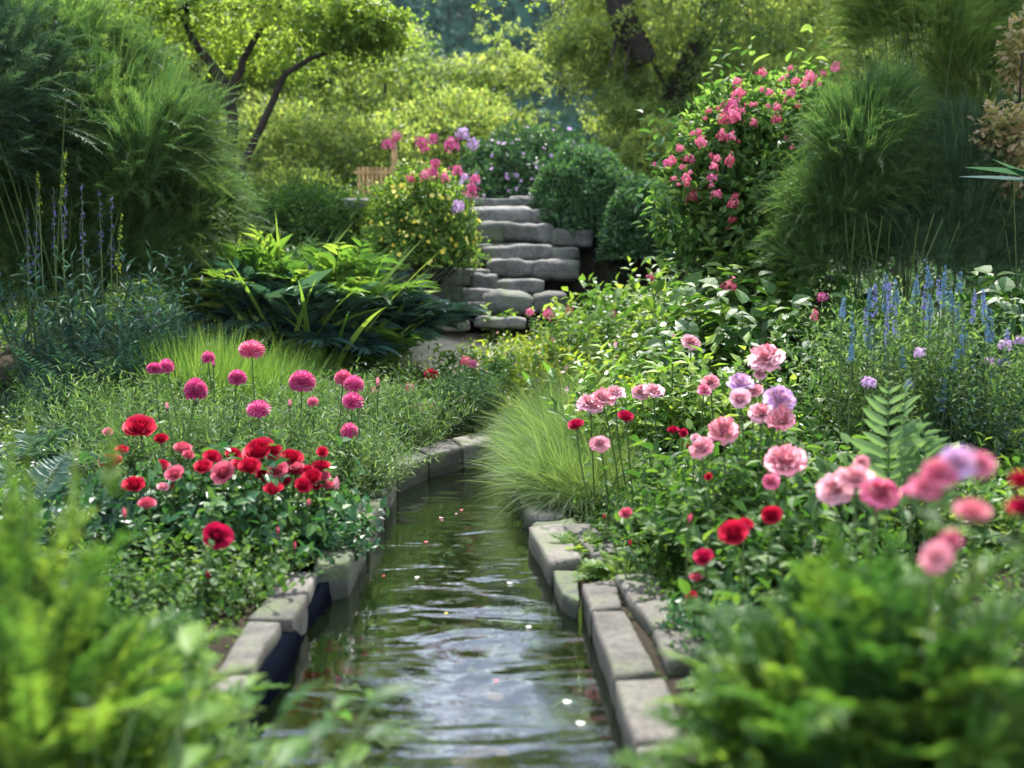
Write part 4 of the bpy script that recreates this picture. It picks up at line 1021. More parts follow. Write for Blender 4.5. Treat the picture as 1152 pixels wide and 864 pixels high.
# far left bank and end
for px, Y, k in [(400, 7.2, 0), (440, 7.5, 0), (370, 7.4, 3), (470, 7.9, 2), (425, 8.0, 0), (455, 7.0, 3), (345, 7.0, 0), (320, 7.5, 0), (500, 7.9, 3), (395, 6.6, 3), (430, 6.5, 0)]:
    b = base_at(px, Y)
    tag(link('perennial', per[k], None, (b[0], b[1], b[2]-.02), random.random()*6, random.uniform(.5, .7)), ['low perennial dotted with white flowers on the far left bank', '', 'low yellow green perennial at the head of the stream', 'low narrow-leaved perennial on the far left bank'][k], 'plant', ['white-flowered perennials on the left bank', '', 'yellow green perennials at the stream head', 'narrow-leaved perennials on the left bank'][k])

# small leafy bright saplings by the gravel
sp = leafy_mesh('foliage', 9, .1, .42, 22, 9, .09, M['fresh'], leaf_ovate(.6), None, .1, .004)
for px, Y, sc, lb in [(505, 8.6, .8, 'young bright green plant left at the gravel patch'), (527, 8.9, .7, 'young bright green plant right of its twin at the gravel patch'), (562, 8.3, .95, 'single upright young plant before the round dark boulder'), (560, 10.0, 1.0, 'bright green seedling growing at the foot of the boulders')]:
    b = base_at(px, Y); tag(link('young_plant', sp, None, b, random.random()*6, sc), lb, 'plant')

# red flower at the far end
clump('dahlia', 'single round red dahlia at the head of the stream', 'flower', 490, 7.3, per[3], [(485, 418, 18, 7.3, 'ballred'), (461, 435, 14, 7.1, 'headpink'), (471, 457, 12, 7.0, 'headpink'), (488, 457, 12, 7.0, 'headcoral'), (421, 438, 12, 6.6, 'headmagenta')], None, None, .7)
clump('dianthus', 'dark upright plant with two small crimson flowers near the head of the stream', 'flower', 528, 7.2, leafy_mesh('foliage', 120, .16, .55, 20, 20, .05, M['dark'], leaf_simple(.25), None, .1, .002), [(523, 405, 11, 7.2, 'headcoral'), (532, 408, 11, 7.2, 'headmagenta')], None, None, .95)
clump('astrantia', 'small pink and coral flowers at the left rim of the bright bank', 'flower', 640, 8.6, per[2], [(640, 349, 12, 8.6, 'headcoral'), (617, 352, 12, 8.8, 'headpink'), (596, 350, 10, 8.9, 'headpink'), (619, 383, 11, 8.2, 'headcoral'), (690, 352, 8, 8.0, 'headpink')], None, None, .8)
clump('poppy', 'orange poppy standing high on the right bank', 'flower', 820, 6.9, per[4], [(821, 320, 18, 6.7, 'headcoral'), (732, 312, 10, 7.8, 'headcoral')], None, None, .85)
clump('phlox', 'small crimson phlox before the blue flowered shrub', 'flower', 925, 5.9, per[3], [(925, 332, 15, 5.9, 'headmagenta'), (916, 354, 12, 5.9, 'headcoral')], None, None, .8)

# pink peonies and roses on the right bank
GN = 'pink peonies on the right bank'
pl = leafy_mesh('foliage', 80, .2, .62, 40, 14, .075, M['mid'], leaf_ovate(.45), None, .2, .004, 60)
clump('peony', 'peony plant with a crowded pale pink cluster beside the pale grass', 'flower', 748, 4.75, pl, [(664, 452, 26, 4.6, 'peony_palepink'), (678, 447, 27, 4.5, 'peony_pink'), (692, 442, 26, 4.55, 'peony_palepink'), (722, 440, 20, 4.7, 'peony_palepink'), (735, 438, 22, 4.65, 'peony_palepink')], GN, None, .55)
clump('peony', 'peony plant with dark red blooms under the crowded pink cluster', 'flower', 748, 4.35, pl, [(704, 470, 18, 4.4, 'rose_crimson'), (675, 497, 23, 4.2, 'peony_pink'), (649, 478, 20, 4.5, 'rose_crimson'), (768, 487, 12, 4.4, 'rose_crimson'), (775, 502, 12, 4.4, 'rose_red'), (757, 485, 14, 4.5, 'rose_crimson')], GN, None, .5)
clump('peony', 'peony plant carrying one lone pale pink bloom high on the bank', 'flower', 777, 5.4, pl, [(777, 383, 21, 5.4, 'peony_palepink'), (799, 428, 20, 4.9, 'peony_pink'), (792, 438, 16, 4.8, 'peony_rosepink'), (758, 383, 8, 5.4, 'bud_pink')], GN, None, .9)
clump('peony', 'peony plant with the tallest wide ruffled pale pink bloom', 'flower', 862, 4.1, pl, [(863, 399, 46, 4.1, 'peony_palepink'), (855, 420, 14, 4.1, 'peony_palepink')], GN, None, 1.0)
clump('peony', 'peony plant with lavender tinted blooms stacked together', 'flower', 855, 3.7, pl, [(833, 430, 28, 3.9, 'peony_lilac'), (833, 447, 28, 3.8, 'rose_palepink'), (876, 446, 38, 3.7, 'peony_lilac'), (878, 470, 34, 3.65, 'peony_pink'), (857, 463, 26, 3.75, 'peony_palepink'), (850, 438, 16, 3.9, 'peony_pink')], GN, None, .9)
clump('peony', 'peony plant with two salmon pink blooms low beside the stacked ones', 'flower', 805, 3.7, pl, [(814, 483, 36, 3.7, 'peony_pink'), (790, 501, 28, 3.6, 'peony_pink'), (783, 492, 14, 3.7, 'peony_palepink')], GN, None, .75)
clump('peony', 'peony plant with one broad salmon pink bloom facing the camera', 'flower', 880, 3.3, pl, [(884, 515, 44, 3.3, 'peony_pink'), (868, 540, 18, 3.2, 'peony_rosepink'), (798, 536, 12, 3.4, 'rose_red')], GN, None, .7)
clump('peony', 'rose pink peony plant with three blooms in a row behind the near bush', 'flower', 965, 2.5, pl, [(940, 546, 34, 2.55, 'peony_palepink'), (962, 534, 36, 2.5, 'peony_pink'), (989, 550, 40, 2.4, 'peony_rosepink'), (969, 519, 18, 2.7, 'peony_pink'), (1023, 552, 20, 2.4, 'rose_rosepink'), (985, 578, 13, 2.4, 'bud_pink')], GN, None, .8)
clump('rose_bush', 'low rose plant with bright red blooms above the edging stones', 'rose bush', 850, 3.05, rb, [(869, 579, 30, 2.9, 'rose_red'), (826, 600, 34, 2.9, 'rose_red'), (838, 592, 20, 3.0, 'rose_red'), (793, 626, 22, 2.9, 'rose_magenta' if 'rose_magenta' in H else 'rose_crimson'), (783, 652, 16, 2.9, 'rose_coral'), (779, 671, 12, 2.9, 'rose_red'), (705, 577, 15, 3.6, 'rose_coral'), (709, 614, 10, 3.4, 'bud_red'), (775, 590, 14, 3.2, 'bud_coral'), (680, 585, 9, 3.7, 'bud_red')], None, None, .5)

# blue flowering shrub right
b = base_at(1040, 4.9)
r = thing('blue_flowered_shrub', 'airy shrub with upright blue flower spikes at the right', 'shrub', b)
mb = MB(); K = 620; S = disk(K, .34); D = fan(K, 0, 34)
fronds(mb, S, D, .98*rng.uniform(.55, 1.08, K), .12*rng.random(K), 30, leaf_simple(.3), .038, None, 55, .1, 'spiral', 0, .002, 1, None, 'even', .3)
mb.obj('foliage', [M['feather'], M['wood']], r)
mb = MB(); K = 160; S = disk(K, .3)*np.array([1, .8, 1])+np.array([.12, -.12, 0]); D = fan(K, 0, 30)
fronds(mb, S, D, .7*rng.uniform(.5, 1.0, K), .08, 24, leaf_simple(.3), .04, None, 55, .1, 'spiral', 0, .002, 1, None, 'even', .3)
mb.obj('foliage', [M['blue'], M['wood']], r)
tops = [(950, 325), (985, 318), (1000, 310), (1018, 312), (1035, 295), (1050, 290), (1065, 300), (1080, 305), (1100, 330), (1115, 322), (975, 345), (1010, 340), (1045, 330), (1075, 345), (1095, 360), (1030, 365), (1060, 380), (1085, 390), (1105, 400), (1120, 365), (965, 370), (1000, 380), (1070, 420), (1095, 425)]
for (x, y) in tops:
    for _ in range(2):
        xx = x+random.gauss(0, 9); yy_ = y+random.uniform(-6, 26)
        spikes(r, b, [(xx, yy_, yy_+random.uniform(22, 46), 4.8+random.uniform(-.3, .25))], M[random.choice(['bluep', 'bluep', 'violet2'])])
# lilac heads round the blue shrub
clump('knapweed', 'small violet flower heads around the blue flowered shrub', 'flower', 1000, 4.4, per[3], [(998, 320, 14, 5.1, 'headviolet'), (1022, 430, 14, 4.3, 'headviolet'), (1035, 395, 12, 4.3, 'headlilac'), (975, 428, 14, 4.2, 'headlilac'), (980, 430, 12, 4.2, 'headlilac')], None, None, .6)
clump('knapweed', 'violet and yellow flower heads at the right picture edge', 'flower', 1130, 4.6, per[1], [(1128, 405, 18, 4.6, 'headviolet'), (1130, 386, 14, 4.6, 'headlilac'), (1146, 381, 14, 4.6, 'headlilac'), (1112, 405, 12, 4.7, 'headlilac')], None, None, .8)
# upright lily-like plant with paired leaves
b = base_at(1015, 3.6)
r = thing('solomons_seal', 'pale green plant with paired drooping leaves on two upright stems', 'plant', b)
mb = MB()
for (px, py, w) in [(1000, 430, 0), (1018, 425, .0), (1040, 470, 0)]:
    tip = P(px, py, 3.6)-np.array(b); s0 = np.array([[tip[0]*1.0+.02, 0, 0.0]])
    fronds(mb, s0, (tip-s0), np.linalg.norm(tip-s0), 0.0, 12, leaf_ovate(.28, .06, .35), .15, None, 58, .35, 'pinnate', 0, .006, 0, np.array([.8]), 'fern', .12)
mb.obj('foliage', leafmat('pale_green_leaf', [(.05, .11, .05), (.08, .155, .065), (.12, .2, .09)], transl=.35), r)
# long leaves entering at right edge
b = base_at(1190, 5.2)
r = thing('iris', 'long pale sword leaves entering at the right picture edge', 'plant', b)
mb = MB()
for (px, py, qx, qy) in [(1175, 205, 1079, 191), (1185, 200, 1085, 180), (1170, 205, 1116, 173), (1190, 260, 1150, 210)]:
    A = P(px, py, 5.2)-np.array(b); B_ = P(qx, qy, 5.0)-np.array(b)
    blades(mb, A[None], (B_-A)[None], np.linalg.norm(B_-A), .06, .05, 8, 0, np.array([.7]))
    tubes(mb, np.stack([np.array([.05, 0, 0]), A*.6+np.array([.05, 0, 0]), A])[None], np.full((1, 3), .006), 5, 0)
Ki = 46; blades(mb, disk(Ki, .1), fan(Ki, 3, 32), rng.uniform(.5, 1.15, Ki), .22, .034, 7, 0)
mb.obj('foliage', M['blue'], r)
# bronze maple shrub right edge
b = base_at(1135, 7.5)
r = thing('bronze_leaved_shrub', 'shrub with bronze and yellow leaves at the right picture edge', 'shrub', b)
shrub_mesh([(1130, 145, 6.9, 70, 60), (1150, 60, 7.2, 50, 90), (1140, 190, 7.0, 60, 60)], 1400, .06, M['redleaf'], leaf_mid(.7), b).obj('foliage', M['redleaf'], r)
mb = MB(); t = np.linspace(0, 1, 6)
for tgt in [(1130, 145), (1150, 60), (1140, 190)]:
    a = P(*tgt, 7)-np.array(b); tubes(mb, (a[None]*t[:, None])[None], (.02*(1-.7*t))[None], 6, 0)
mb.obj('stems', M['bark'], r)

# ------------------------------------------------------------------ near foliage (out of focus)
def fg_feather(K, rx, ry, rz, Lf, Mn, ll, mat, tm, droopy=.5, lw=None, low=-.1):
    mb = MB(); d = norm(rng.normal(size=(K, 3))); d[:, 2] = np.abs(d[:, 2])+low; d = norm(d)
    S = d*rng.uniform(.3, .85, (K, 1))*np.array([rx, ry, rz])
    fronds(mb, S, d+UP*.5+rng.normal(size=(K, 3))*.2, Lf*rng.uniform(.6, 1.2, K), droopy*rng.uniform(.5, 1.2, K), Mn, tm, ll, lw, 52, .1, 'pinnate', 0, .0015, 1, None, 'fern', .15)
    return mb
b = np.array(P(985, 800, 1.55)); b[2] = float(ground(b[0], b[1]))
r = thing('feathery_bush', 'near blurred feathery green bush filling the lower right corner', 'bush', b, 'near out of focus plants')
fg_feather(800, .30, .34, .60, .25, 24, .04, M['near'], leaf_simple(.34), .5).obj('foliage', [M['near'], M['wood']], r, (0, 0, .12))
fg_feather(300, .24, .28, .36, .2, 12, .07, M['dark'], leaf_mid(.5), .4).obj('lower_foliage', [M['rose_leaf'], M['wood']], r, (.02, -.12, 0))
b = np.array(P(1120, 800, 1.35)); b[2] = float(ground(b[0], b[1]))
r = thing('leafy_shrub', 'near blurred leafy shrub at the right edge under the pink roses', 'shrub', b, 'near out of focus plants')
fg_feather(420, .26, .26, .52, .22, 14, .065, M['mid'], leaf_mid(.45), .4).obj('foliage', [M['mid'], M['wood']], r)
add_blooms(r, b, [(1060, 528, 40, 1.5, 'peony_rosepink'), (1040, 546, 32, 1.5, 'peony_rosepink'), (1078, 516, 40, 1.5, 'peony_lilac'), (1102, 520, 30, 1.5, 'peony_rosepink'), (1095, 578, 38, 1.4, 'rose_pink'), (1054, 622, 36, 1.4, 'peony_pink'), (1070, 605, 26, 1.42, 'peony_rosepink'), (1148, 541, 34, 1.5, 'rose_red'), (1152, 572, 34, 1.5, 'rose_crimson')])
b = np.array(P(850, 620, 2.6)); b[2] = float(ground(b[0], b[1]))
r = thing('low_shrub', 'fine green plant creeping over the outer edging stones', 'plant', b)
fg_feather(240, .14, .25, .16, .12, 16, .024, M['mid'], leaf_simple(.4), .5).obj('foliage', [M['fresh'], M['wood']], r)
# left near
b = np.array(P(95, 720, 1.95)); b[2] = float(ground(b[0], b[1]))
r = thing('feathery_bush', 'near yellow green feathery plant beside the left edging stones', 'bush', b, 'near out of focus plants')
fg_feather(420, .2, .3, .40, .3, 26, .05, M['near'], leaf_simple(.24), .55).obj('foliage', [M['near'], M['wood']], r)
b = np.array(P(30, 700, 1.6)); b[2] = float(ground(b[0], b[1]))
r = thing('feathery_bush', 'near lime green feathery plant with tall stalks at the left edge', 'bush', b, 'near out of focus plants')
fg_feather(560, .26, .3, .80, .26, 24, .04, M['near'], leaf_simple(.22), .45).obj('foliage', [M['near'], M['wood']], r)
for (px, py0, py1) in [(33, 445, 640), (85, 500, 620), (12, 480, 600), (125, 455, 560)]:
    a = P(px, py1, 1.6)-b; c = P(px, py0, 1.6)-b
    mb = MB(); fronds(mb, a[None], (c-a)[None], np.linalg.norm(c-a), 0, 46, needle(.2), .032, None, 35, .02, 'spiral', 0, .003, 0, np.array([.6]), 'spike')
    fronds(mb, a[None], (c-a)[None], np.linalg.norm(c-a), 0, 46, needle(.2), .028, None, 35, .02, 'spiral', 0, .003, 0, np.array([.6]), 'spike')
    mb.obj('stalk', M['fresh'], r)
def hosta_mesh(K, r, h, ll, mat, w=.42, tilt=(25, 75), droop=.4):
    mb = MB(); S = disk(K, r); D = fan(K, *tilt)
    L = h*rng.uniform(.5, 1.1, K)
    tip = S+D*L[:, None]
    tubes(mb, np.stack([S, S+D*L[:, None]*.5+UP*.02, tip], 1), np.full((K, 3), .003), 4, 1)
    d = D*np.array([1, 1, .35])+rng.normal(size=(K, 3))*.15
    place(mb, leaf_ovate(w, .10, .4), tip, d, UP+rng.normal(size=(K, 3))*.25, ll*rng.uniform(.6, 1.15, K), None, 0, None, True)
    return mb.mesh('leaves', [mat, M['wood']])
b = np.array(P(75, 900, 1.2)); b[2] = float(ground(b[0], b[1]))
r = thing('broad_leaved_plant', 'near blurred plant with broad yellow green leaves in the lower left corner', 'plant', b, 'near out of focus plants')
link('leaves', hosta_mesh(420, .16, .60, .11, M['near'], .4), r)
b = np.array(P(300, 940, 1.05)); b[2] = float(ground(min(b[0], left_x(1.05)-.1), b[1]))
r = thing('broad_leaved_plant', 'near blurred plant with rounded leaf tips reaching over the water at the bottom', 'plant', (left_x(1.05)-.06, 1.05, .05), 'near out of focus plants')
link('leaves', hosta_mesh(150, .07, .47, .055, M['near'], .6, (3, 38)), r)

# ------------------------------------------------------------------ ground cover (countless)
def cover(name, label, n, xr, yr, mats, ll, h, leaf, seed, dmin=.12, dmax=9, spread=.05, flowers=None, avoid=True):
    r = np.random.default_rng(seed)
    x = r.uniform(*xr, n*3); y = r.uniform(*yr, n*3); d = bank_d(x, y)
    ok = (d > dmin) & (d < dmax) & ~((x > -1.0) & (x < .1) & (y > 8.7) & (y < 10.2))
    x = x[ok][:n]; y = y[ok][:n]; n = len(x)
    patch = .5+.5*np.sin(x*2.3+np.sin(y*1.7)*2)*np.cos(y*1.9+x)
    S = np.stack([x, y, ground(x, y)-.01], -1)
    mb = MB(); L = h*(.4+.9*patch)*r.uniform(.5, 1.2, n)
    Pt = fronds(mb, S, fan(n, 0, 50), L, .25, 9, leaf, ll, None, 60, .15, 'spiral', 0, .0018, 0, np.clip(patch*.6+.4*r.random(n), 0, 1), 'even', .35, .15)
    mt = [mats]
    if flowers:
        cnt, fm, fs = flowers; k = r.integers(0, n, cnt)
        florets(mb, Pt[k, -1]+UP*fs*.6, UP+rng.normal(size=(cnt, 3))*.4-np.array([0, .4, 0]), fs*r.uniform(.6, 1.2, cnt), 5, 1); mt.append(fm)
    o = mb.obj(name, mt); return tag(o, label, 'ground cover', None, 'stuff')
cover('ground_cover', 'low mixed green leaves covering the left bank', 9000, (-3.6, .3), (1.6, 7.6), M['mid'], .03, .17, leaf_simple(.5), 1, .29)
cover('ground_cover', 'fine pale leaves and tiny white flowers on the left bank', 5200, (-3.0, .2), (3.8, 9.6), M['fresh'], .022, .3, leaf_simple(.4), 2, .2, flowers=(2400, M['white'], .017))
cover('ground_cover', 'low mixed green leaves covering the right bank', 9000, (-.2, 4.5), (1.6, 7.6), M['mid'], .03, .22, leaf_simple(.5), 3, .24)
cover('ground_cover', 'bright leaves and tiny flowers over the sunny right bank', 7500, (-.1, 4.2), (4.6, 10.4), M['fresh'], .032, .34, leaf_simple(.5), 4, .3, flowers=(1600, M['white'], .02))
cover('ground_cover', 'yellow green leaves around the gravel and the stream head', 3600, (-1.4, 1.2), (7.2, 9.4), M['yellow'], .028, .2, leaf_simple(.5), 5, .1, flowers=(900, M['white'], .02))
cover('ground_cover', 'rough leaves on the slope left of the stone bank', 4200, (-7, -1.0), (7.6, 12.5), M['mid'], .05, .45, leaf_simple(.45), 6)
cover('ground_cover', 'rough leaves on the slope right of the stone bank', 4200, (.9, 7), (8.5, 12.5), M['dark'], .05, .45, leaf_simple(.45), 7)
cover('ground_cover', 'long grass and leaves on the terrace behind the boulders', 7000, (-9, 9), (11.9, 20), M['fresh'], .06, .4, leaf_simple(.35), 8, dmax=40)
cover('ground_cover', 'short creeping leaves right beside the stones', 3000, (-1.6, 1.6), (2.0, 7.3), M['fresh'], .014, .06, leaf_simple(.6), 9, .17, .55)

cover('moss', 'tiny moss and weeds in the joints between the edging stones', 3000, (-1.6, 1.6), (2.0, 7.3), M['fresh'], .010, .028, leaf_simple(.7), 12, .03, .3)
# ------------------------------------------------------------------ trees
def crown_mesh(clumps, tw, lv, ll, mat, tm, flat=.6, droopy=.1, Lt=.5):
    """clumps (N,4) centre+radius; tw twigs per clump with leaves along"""
    mb = MB(); N = len(clumps)
    c = np.repeat(clumps[:, :3], tw, 0); R = np.repeat(clumps[:, 3], tw)
    d = norm(rng.normal(size=(N*tw, 3)))
    S = c+d*(R*rng.uniform(.25, .95, N*tw))[:, None]*np.array([1, 1, flat])
    D = d*np.array([1, 1, .35])+rng.normal(size=(N*tw, 3))*.25
    base = np.repeat(rng.random(N), tw)*.8+.1
    fronds(mb, S, D, Lt*rng.uniform(.6, 1.2, N*tw), droopy, lv, tm, ll, None, 65, .1, 'spiral', 0, .0, 0, base, 'even', .35, .16)
    return mb.mesh('crown', [mat])
def limb(mb, pts, r0, r1, sides=9, seed=0):
    pts = np.array(pts, float); n = 14; t = np.linspace(0, 1, len(pts)); tt = np.linspace(0, 1, n)
    Q = np.stack([np.interp(tt, t, pts[:, k]) for k in range(3)], -1)
    for _ in range(2): Q[1:-1] = (Q[:-2]+2*Q[1:-1]+Q[2:])/4
    Q[1:-1] += np.random.default_rng(seed).normal(size=(n-2, 3))*r0*.1
    tubes(mb, Q[None], np.linspace(r0, r1, n)[None], sides, 0)
def rand_clumps(n, c, rad, r0, r1, bottom=-.5):
    d = norm(rng.normal(size=(n, 3))); d[:, 2] = np.maximum(d[:, 2], bottom)
    p = np.array(c)+d*(rng.uniform(.45, 1, (n, 1)))*np.array(rad)
    return np.concatenate([p, rng.uniform(r0, r1, (n, 1))], -1)
def gen_tree(h, spread, ll, mat, n=46, tw=34, lv=12, cr0=.4, cr1=.8, tm=None):
    r = thing('tree', 'x', 'tree')
    cl = rand_clumps(n, (0, 0, h*.62), (spread, spread, h*.4), cr0, cr1)
    link('crown', crown_mesh(cl, tw, lv, ll, mat, tm or leaf_mid(.55), .55, .1, cr0), r)
    mb = MB(); limb(mb, [(0, 0, -.6), (.05, 0, h*.3), (0, .1, h*.6), (.1, 0, h*.9)], h*.03, .02)
    for k in range(9):
        q = cl[k*(n//9)][:3]; limb(mb, [(0, 0, h*(.25+.04*k)), tuple(q*np.array([.5, .5, 1])*[1, 1, .85]), tuple(q)], h*.011, .01, 6, k)
    mb.obj('trunk', M['bark'], r)
    return r
def put(tree, px, Y, label, sc, first, rz, group, pyb=None):
    o = tree if first else copy_tree(tree)
    x = P(px, 320, Y)[0]; z = float(ground(x, Y)) if Y < 60 else 2
    o.location = (x, Y, z); o.rotation_euler = (0, 0, rz); o.scale = (sc, sc, sc) if np.isscalar(sc) else sc
    o['label'] = label; o['group'] = group
    return o
GT = 'yellow green trees behind the stone bank'
A = gen_tree(4.6, 2.4, .11, M['treegreen'])
put(A, 520, 21, 'rounded yellow green tree in the centre behind the dark shrubs', (.8, .8, .9), True, 0, GT)
put(A, 430, 20, 'yellow green tree left of the central rounded one', (.9, .9, .86), False, 2, GT)
put(A, 345, 23, 'tall yellow green tree behind the leaning trunk', (1.1, 1.1, 1.25), False, 3.5, GT)
put(A, 250, 20, 'yellow green tree behind the forked trunk', (1.0, 1.0, 1.35), False, 5, GT)
put(A, 150, 24, 'yellow green tree far at the upper left', (1.2, 1.2, 1.6), False, 1, GT)
put(A, 40, 22, 'yellow green tree behind the huge feathery bush', (1.2, 1.2, 1.5), False, 4.4, GT)
put(A, 790, 19, 'yellow green tree low under the dark hanging limb', (.8, .8, .75), False, .7, GT)
put(A, 850, 20, 'yellow green tree behind the pink flowered shrub', (1.1, 1.1, 1.15), False, 2.2, GT)
put(A, 960, 22, 'yellow green tree at the upper right', (1.2, 1.2, 1.5), False, 3.9, GT)
put(A, 1090, 24, 'yellow green tree behind the tall bright feathery bush', (1.3, 1.3, 1.7), False, 5.2, GT)
Bt = gen_tree(7.5, 3.2, .16, M['conifer'], 60, 30, 12, .6, 1.1)
put(Bt, 450, 36, 'dark grey green tree farther back left of the gap', (.95, .95, .85), True, 0, 'dark trees far behind')
put(Bt, 250, 40, 'dark grey green tree far at the left', (1.4, 1.4, 1.7), False, 3, 'dark trees far behind')
put(Bt, 880, 40, 'dark grey green tree far at the right', (1.4, 1.4, 1.7), False, 4, 'dark trees far behind')
put(Bt, 60, 38, 'dark grey green tree farthest left', (1.4, 1.4, 1.8), False, 5, 'dark trees far behind')
put(Bt, 1090, 40, 'dark grey green tree farthest right', (1.4, 1.4, 1.8), False, 1, 'dark trees far behind')

# left maple: forked dark trunk with a canopy across the top left
Y0 = 12.5
b = base_at(258, Y0)
r = thing('maple_tree', 'maple with a forked dark trunk and a bright canopy across the top left', 'tree', b)
mtree = r; bb = np.array(b); q = lambda px, py, Y=Y0: P(px, py, Y)-bb
mb = MB()
limb(mb, [(0, 0, -.4), q(259, 190), q(261, 130), q(258, 92)], .085, .066)
limb(mb, [q(258, 100), q(235, 68), q(214, 40), q(203, 12), q(195, -30)], .06, .036)
limb(mb, [q(261, 100), q(272, 75), q(278, 58), q(300, 20), q(330, -20)], .055, .025)
limb(mb, [q(203, 14), q(250, 8), q(300, 8), q(350, 5)], .045, .012)
limb(mb, [q(203, 14), q(170, -5), q(120, -20)], .05, .02)
limb(mb, [q(290, 9), q(315, 20), q(325, 26)], .018, .008)
mb.obj('trunk', M['bark'], r)
cl = []
for (px, py, Y, rad) in [(140, 15, 12, .55), (90, 25, 12.2, .5), (170, 35, 12.5, .4), (115, 45, 12.6, .35), (240, 25, 13, .5), (290, 40, 12.8, .5), (330, 20, 12.2, .5), (380, 20, 11.8, .5), (410, 35, 11.8, .3), (250, 55, 13.5, .35), (300, 65, 13.2, .35), (350, 50, 12.6, .4), (200, 5, 12, .5), (270, -10, 12, .6), (60, 0, 12, .6), (340, -20, 12, .6), (400, -10, 12, .5), (150, -30, 12, .6), (230, -40, 12.5, .7), (310, -70, 12.5, .7), (395, 10, 11.5, .35), (215, 30, 13.4, .4), (80, -50, 12.5, .8), (330, 80, 13.6, .3)]:
    c = q(px, py, Y); cl.append((*c, rad))
cl = np.array(cl)
cl[:, 3] *= .85
link('crown', crown_mesh(cl, 52, 13, .062, M['maple'], leaf_mid(.8), .34, .12, .4), r)
# leaning trunk
b_maple = bb
b = base_at(268, 12.0)
r = thing('maple_tree', 'slender leaning dark trunk curving right with a thin leafy top', 'tree', b)
bb = np.array(b); Y0 = 12.0
mb = MB()
limb(mb, [(-.05, 0, -.4), q(268, 200, 12), q(290, 150, 12), q(315, 95, 12), q(322, 80, 12)], .052, .036)
limb(mb, [q(320, 84, 12), q(350, 65, 12), q(385, 54, 12), q(430, 50, 12)], .034, .014)
mb.obj('trunk', M['bark'], r)
cl = np.array([(*q(px, py, 12), rad) for px, py, rad in [(400, 45, .3), (430, 40, .25), (420, 20, .35), (380, 30, .3)]])
link('crown', crown_mesh(cl, 80, 12, .06, M['maple'], leaf_mid(.8), .4, .15, .3), r)
# high thin branches over the middle, added above the picture for the water's reflection
bb = b_maple
mbt = MB(); limb(mbt, [q(203, 12, 12.5), q(330, -90, 11.5), q(480, -120, 10.5), q(640, -130, 10)], .05, .012)
limb(mbt, [q(400, -105, 11.2), q(470, -60, 10.6), q(560, -40, 10.2)], .02, .006)
mbt.obj('limb', M['bark'], mtree)
cl2 = np.array([(*q(px, py, Y), rad) for px, py, Y, rad in [(430, -70, 11, .35), (480, -120, 10.6, .4), (520, -60, 10.4, .3), (560, -110, 10.2, .4), (600, -70, 10, .3), (640, -130, 10, .4), (500, -170, 10.5, .45), (590, -180, 10, .45), (670, -80, 10.2, .3), (430, -160, 11, .45), (470, -25, 10.6, .18), (540, -22, 10.4, .16), (610, -28, 10.1, .2), (380, -120, 11.4, .4), (690, -190, 10, .4)]])
link('crown', crown_mesh(cl2, 38, 11, .055, M['maple'], leaf_mid(.8), .35, .2, .34), mtree)
# small trunk on the far left under the maple canopy
b = base_at(140, 14.5)
r = thing('tree', 'small dark trunk with clipped yellow green crown at the upper left', 'tree', b, 'trees at the upper left')
bb = np.array(b); mb = MB(); limb(mb, [(0, 0, -.4), q(141, 120, 14.5), q(143, 60, 14.5), q(140, 20, 14.5)], .13, .07); mb.obj('trunk', M['bark'], r)
cl = np.array([(*q(px, py, 14.5), rad) for px, py, rad in [(100, 10, .7), (140, 0, .8), (180, 20, .6), (120, 30, .4), (80, 40, .4)]])
link('crown', crown_mesh(cl, 110, 14, .08, M['maple'], leaf_mid(.7), .5, .1, .4), r)
# right tree with hanging limbs
b = base_at(790, 16.5)
r = thing('old_tree', 'old tree at the upper right with a dark hanging limb and drooping pale foliage', 'tree', b)
bb = np.array(b); mb = MB()
limb(mb, [(0, 0, -.4), q(770, 170, 16.5), q(762, 110, 16.5), q(768, 85, 16.5), q(785, 50, 16.5), (q(805, 0, 16.5)), q(820, -60, 16.5)], .28, .13)
limb(mb, [q(728, 70, 15.8), q(715, 50, 15.8), q(700, 10, 15.8), q(690, -40, 16), q(760, -110, 16.5)], .17, .3)
limb(mb, [q(700, 20, 15.8), q(690, 60, 15.7), q(682, 85, 15.6)], .045, .01)
limb(mb, [q(712, 40, 15.8), q(706, 65, 15.6), q(702, 90, 15.5)], .035, .01)
limb(mb, [q(764, 120, 16.5), q(740, 80, 16), q(720, 50, 15.8)], .03, .02)
limb(mb, [q(760, -110, 16.5), q(640, -160, 16), q(500, -130, 15.6), q(380, -150, 15.2)], .14, .03)  # this limb and the next are unseen, added under the overhead crown
limb(mb, [q(820, -60, 16.5), q(880, -140, 16), q(960, -170, 15.6)], .1, .03)
mb.obj('trunk', M['bark'], r)
cl = []
for (px, py, rad) in [(660, 30, .55), (650, 55, .45), (675, 80, .5), (640, 50, .35), (690, 10, .6), (740, 20, .6), (730, 50, .4), (700, 100, .45), (725, 90, .5), (820, 30, .7), (860, 50, .7), (900, 30, .7), (850, 90, .6), (800, 80, .5), (920, 70, .6), (880, 110, .6), (830, 130, .5), (760, 150, .4), (700, 60, .45), (670, 15, .5), (720, -20, .8), (780, -20, .8), (850, -20, .9), (930, -10, .9), (790, 120, .4), (720, 140, .35), (665, -30, .7), (745, 110, .35), (710, 120, .35)]:
    cl.append((*q(px, py, 15.6+random.uniform(0, 1.6)), rad))
for _ in range(40):      # unseen crown added above the picture to cover sky mirrored in the water
    px, py = random.uniform(330, 980), random.uniform(-290, -60)
    if px < 620: py -= 60
    cl.append((*q(px, py, random.uniform(17, 19)), random.uniform(.4, .75)))
link('crown', crown_mesh(np.array(cl), 90, 14, .085, M['treegreen'], leaf_mid(.5), .55, .35, .5), r)

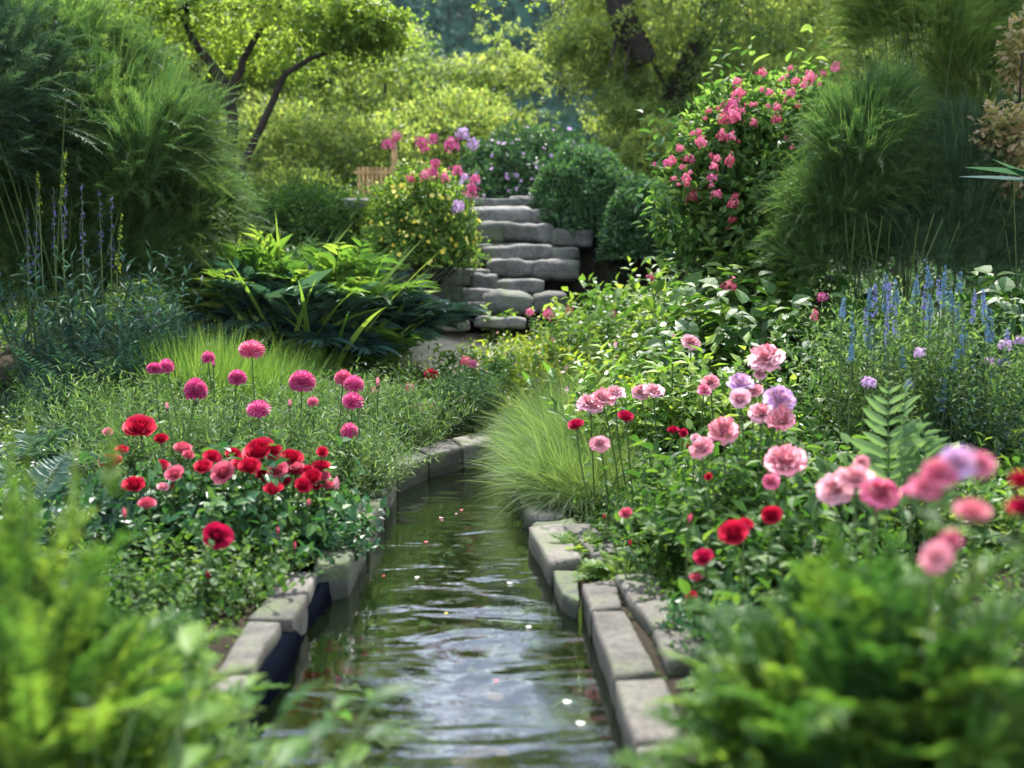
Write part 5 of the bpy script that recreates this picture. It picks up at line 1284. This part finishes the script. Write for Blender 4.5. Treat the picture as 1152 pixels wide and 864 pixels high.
# timber bench and post behind the flowers
b = base_at(418, 12.2)
r = thing('timber_bench', 'golden timber bench back of upright slats behind the flowers', 'bench', b)
bb = np.array(b)
def box(mb, c, s):
    V, F = superbox(1, .02); V = np.sign(V)
    mb.add(np.array(c)+V*np.array(s)/2, F)
mb = MB()
for k in range(9):
    p = q(404+k*5, 205, 12.2); box(mb, p, (.035, .03, .36))
mb.obj('back_slats', M['timber'], r)
mb = MB(); box(mb, q(425, 218, 12.2), (.56, .06, .05)); box(mb, q(425, 194, 12.2), (.56, .045, .04)); mb.obj('rail', M['timber'], r)
mb = MB(); box(mb, q(425, 225, 12.05), (.58, .34, .05)); mb.obj('seat', M['timber'], r)
for dx in (401, 449):
    mb = MB(); p = q(dx, 235, 12.0); box(mb, (p[0], p[1], p[2]-.1), (.05, .05, .36)); mb.obj('leg', M['timber'], r)
b = base_at(443, 11.4)
mb = MB(); p = P(444, 190, 11.4)-np.array(b)
tubes(mb, np.stack([np.zeros(3)-UP*.1, p*.5, p, p+UP*.28])[None], np.array([[.05, .045, .04, .035]]), 10, 0)
tag(mb.obj('timber_post', M['timber'], None, b), 'pale timber post standing under the left magenta blooms', 'post')

# ------------------------------------------------------------------ far wood on the hill
n = 4200; kk = 46
x = rng.uniform(-150, 150, n); y = rng.uniform(72, 230, n); sz = rng.uniform(1.8, 4.4, n)
z = hill_z(x, y)+sz*.5
dd = norm(rng.normal(size=(n*kk, 3))); dd[:, 2] = np.abs(dd[:, 2])-.15
pos = np.repeat(np.stack([x, y, z], -1), kk, 0)+dd*np.repeat(sz, kk)[:, None]*rng.uniform(.6, 1.05, (n*kk, 1))*np.array([1, 1, 1.2])
mb = MB(); place(mb, leaf_mid(.8), pos, dd+rng.normal(size=dd.shape)*.6, dd+rng.normal(size=dd.shape)*.5, np.repeat(sz, kk)*.42, None, 0, np.clip(np.repeat(rng.random(n), kk)+rng.normal(size=n*kk)*.15, 0, 1))
tag(mb.obj('far_wood', leafmat('far_wood_leaf', [(.018, .055, .042), (.024, .068, .05), (.03, .08, .055)], transl=.05, rough=.9, spec=.05)), 'far dark wooded hillside behind the garden', 'wood', None, 'stuff')

# ------------------------------------------------------------------ the air
hz = bpy.data.materials.new('air'); hz.use_nodes = True; nt = hz.node_tree
nt.nodes.remove(nt.nodes['Principled BSDF'])
pv_ = nt.nodes.new('ShaderNodeVolumePrincipled'); pv_.inputs['Color'].default_value = (.72, .86, 1, 1); pv_.inputs['Density'].default_value = .00015; pv_.inputs['Anisotropy'].default_value = .2
nt.links.new(pv_.outputs[0], nt.nodes['Material Output'].inputs['Volume'])
V_, F_ = superbox(1, .02); V_ = np.sign(V_)
mb = MB(); mb.add(V_*np.array([300, 210, 32])+np.array([0, 155, 29]), F_)
tag(mb.obj('haze', hz), 'thin blue air over the garden and the wooded hill', 'haze', None, 'stuff')
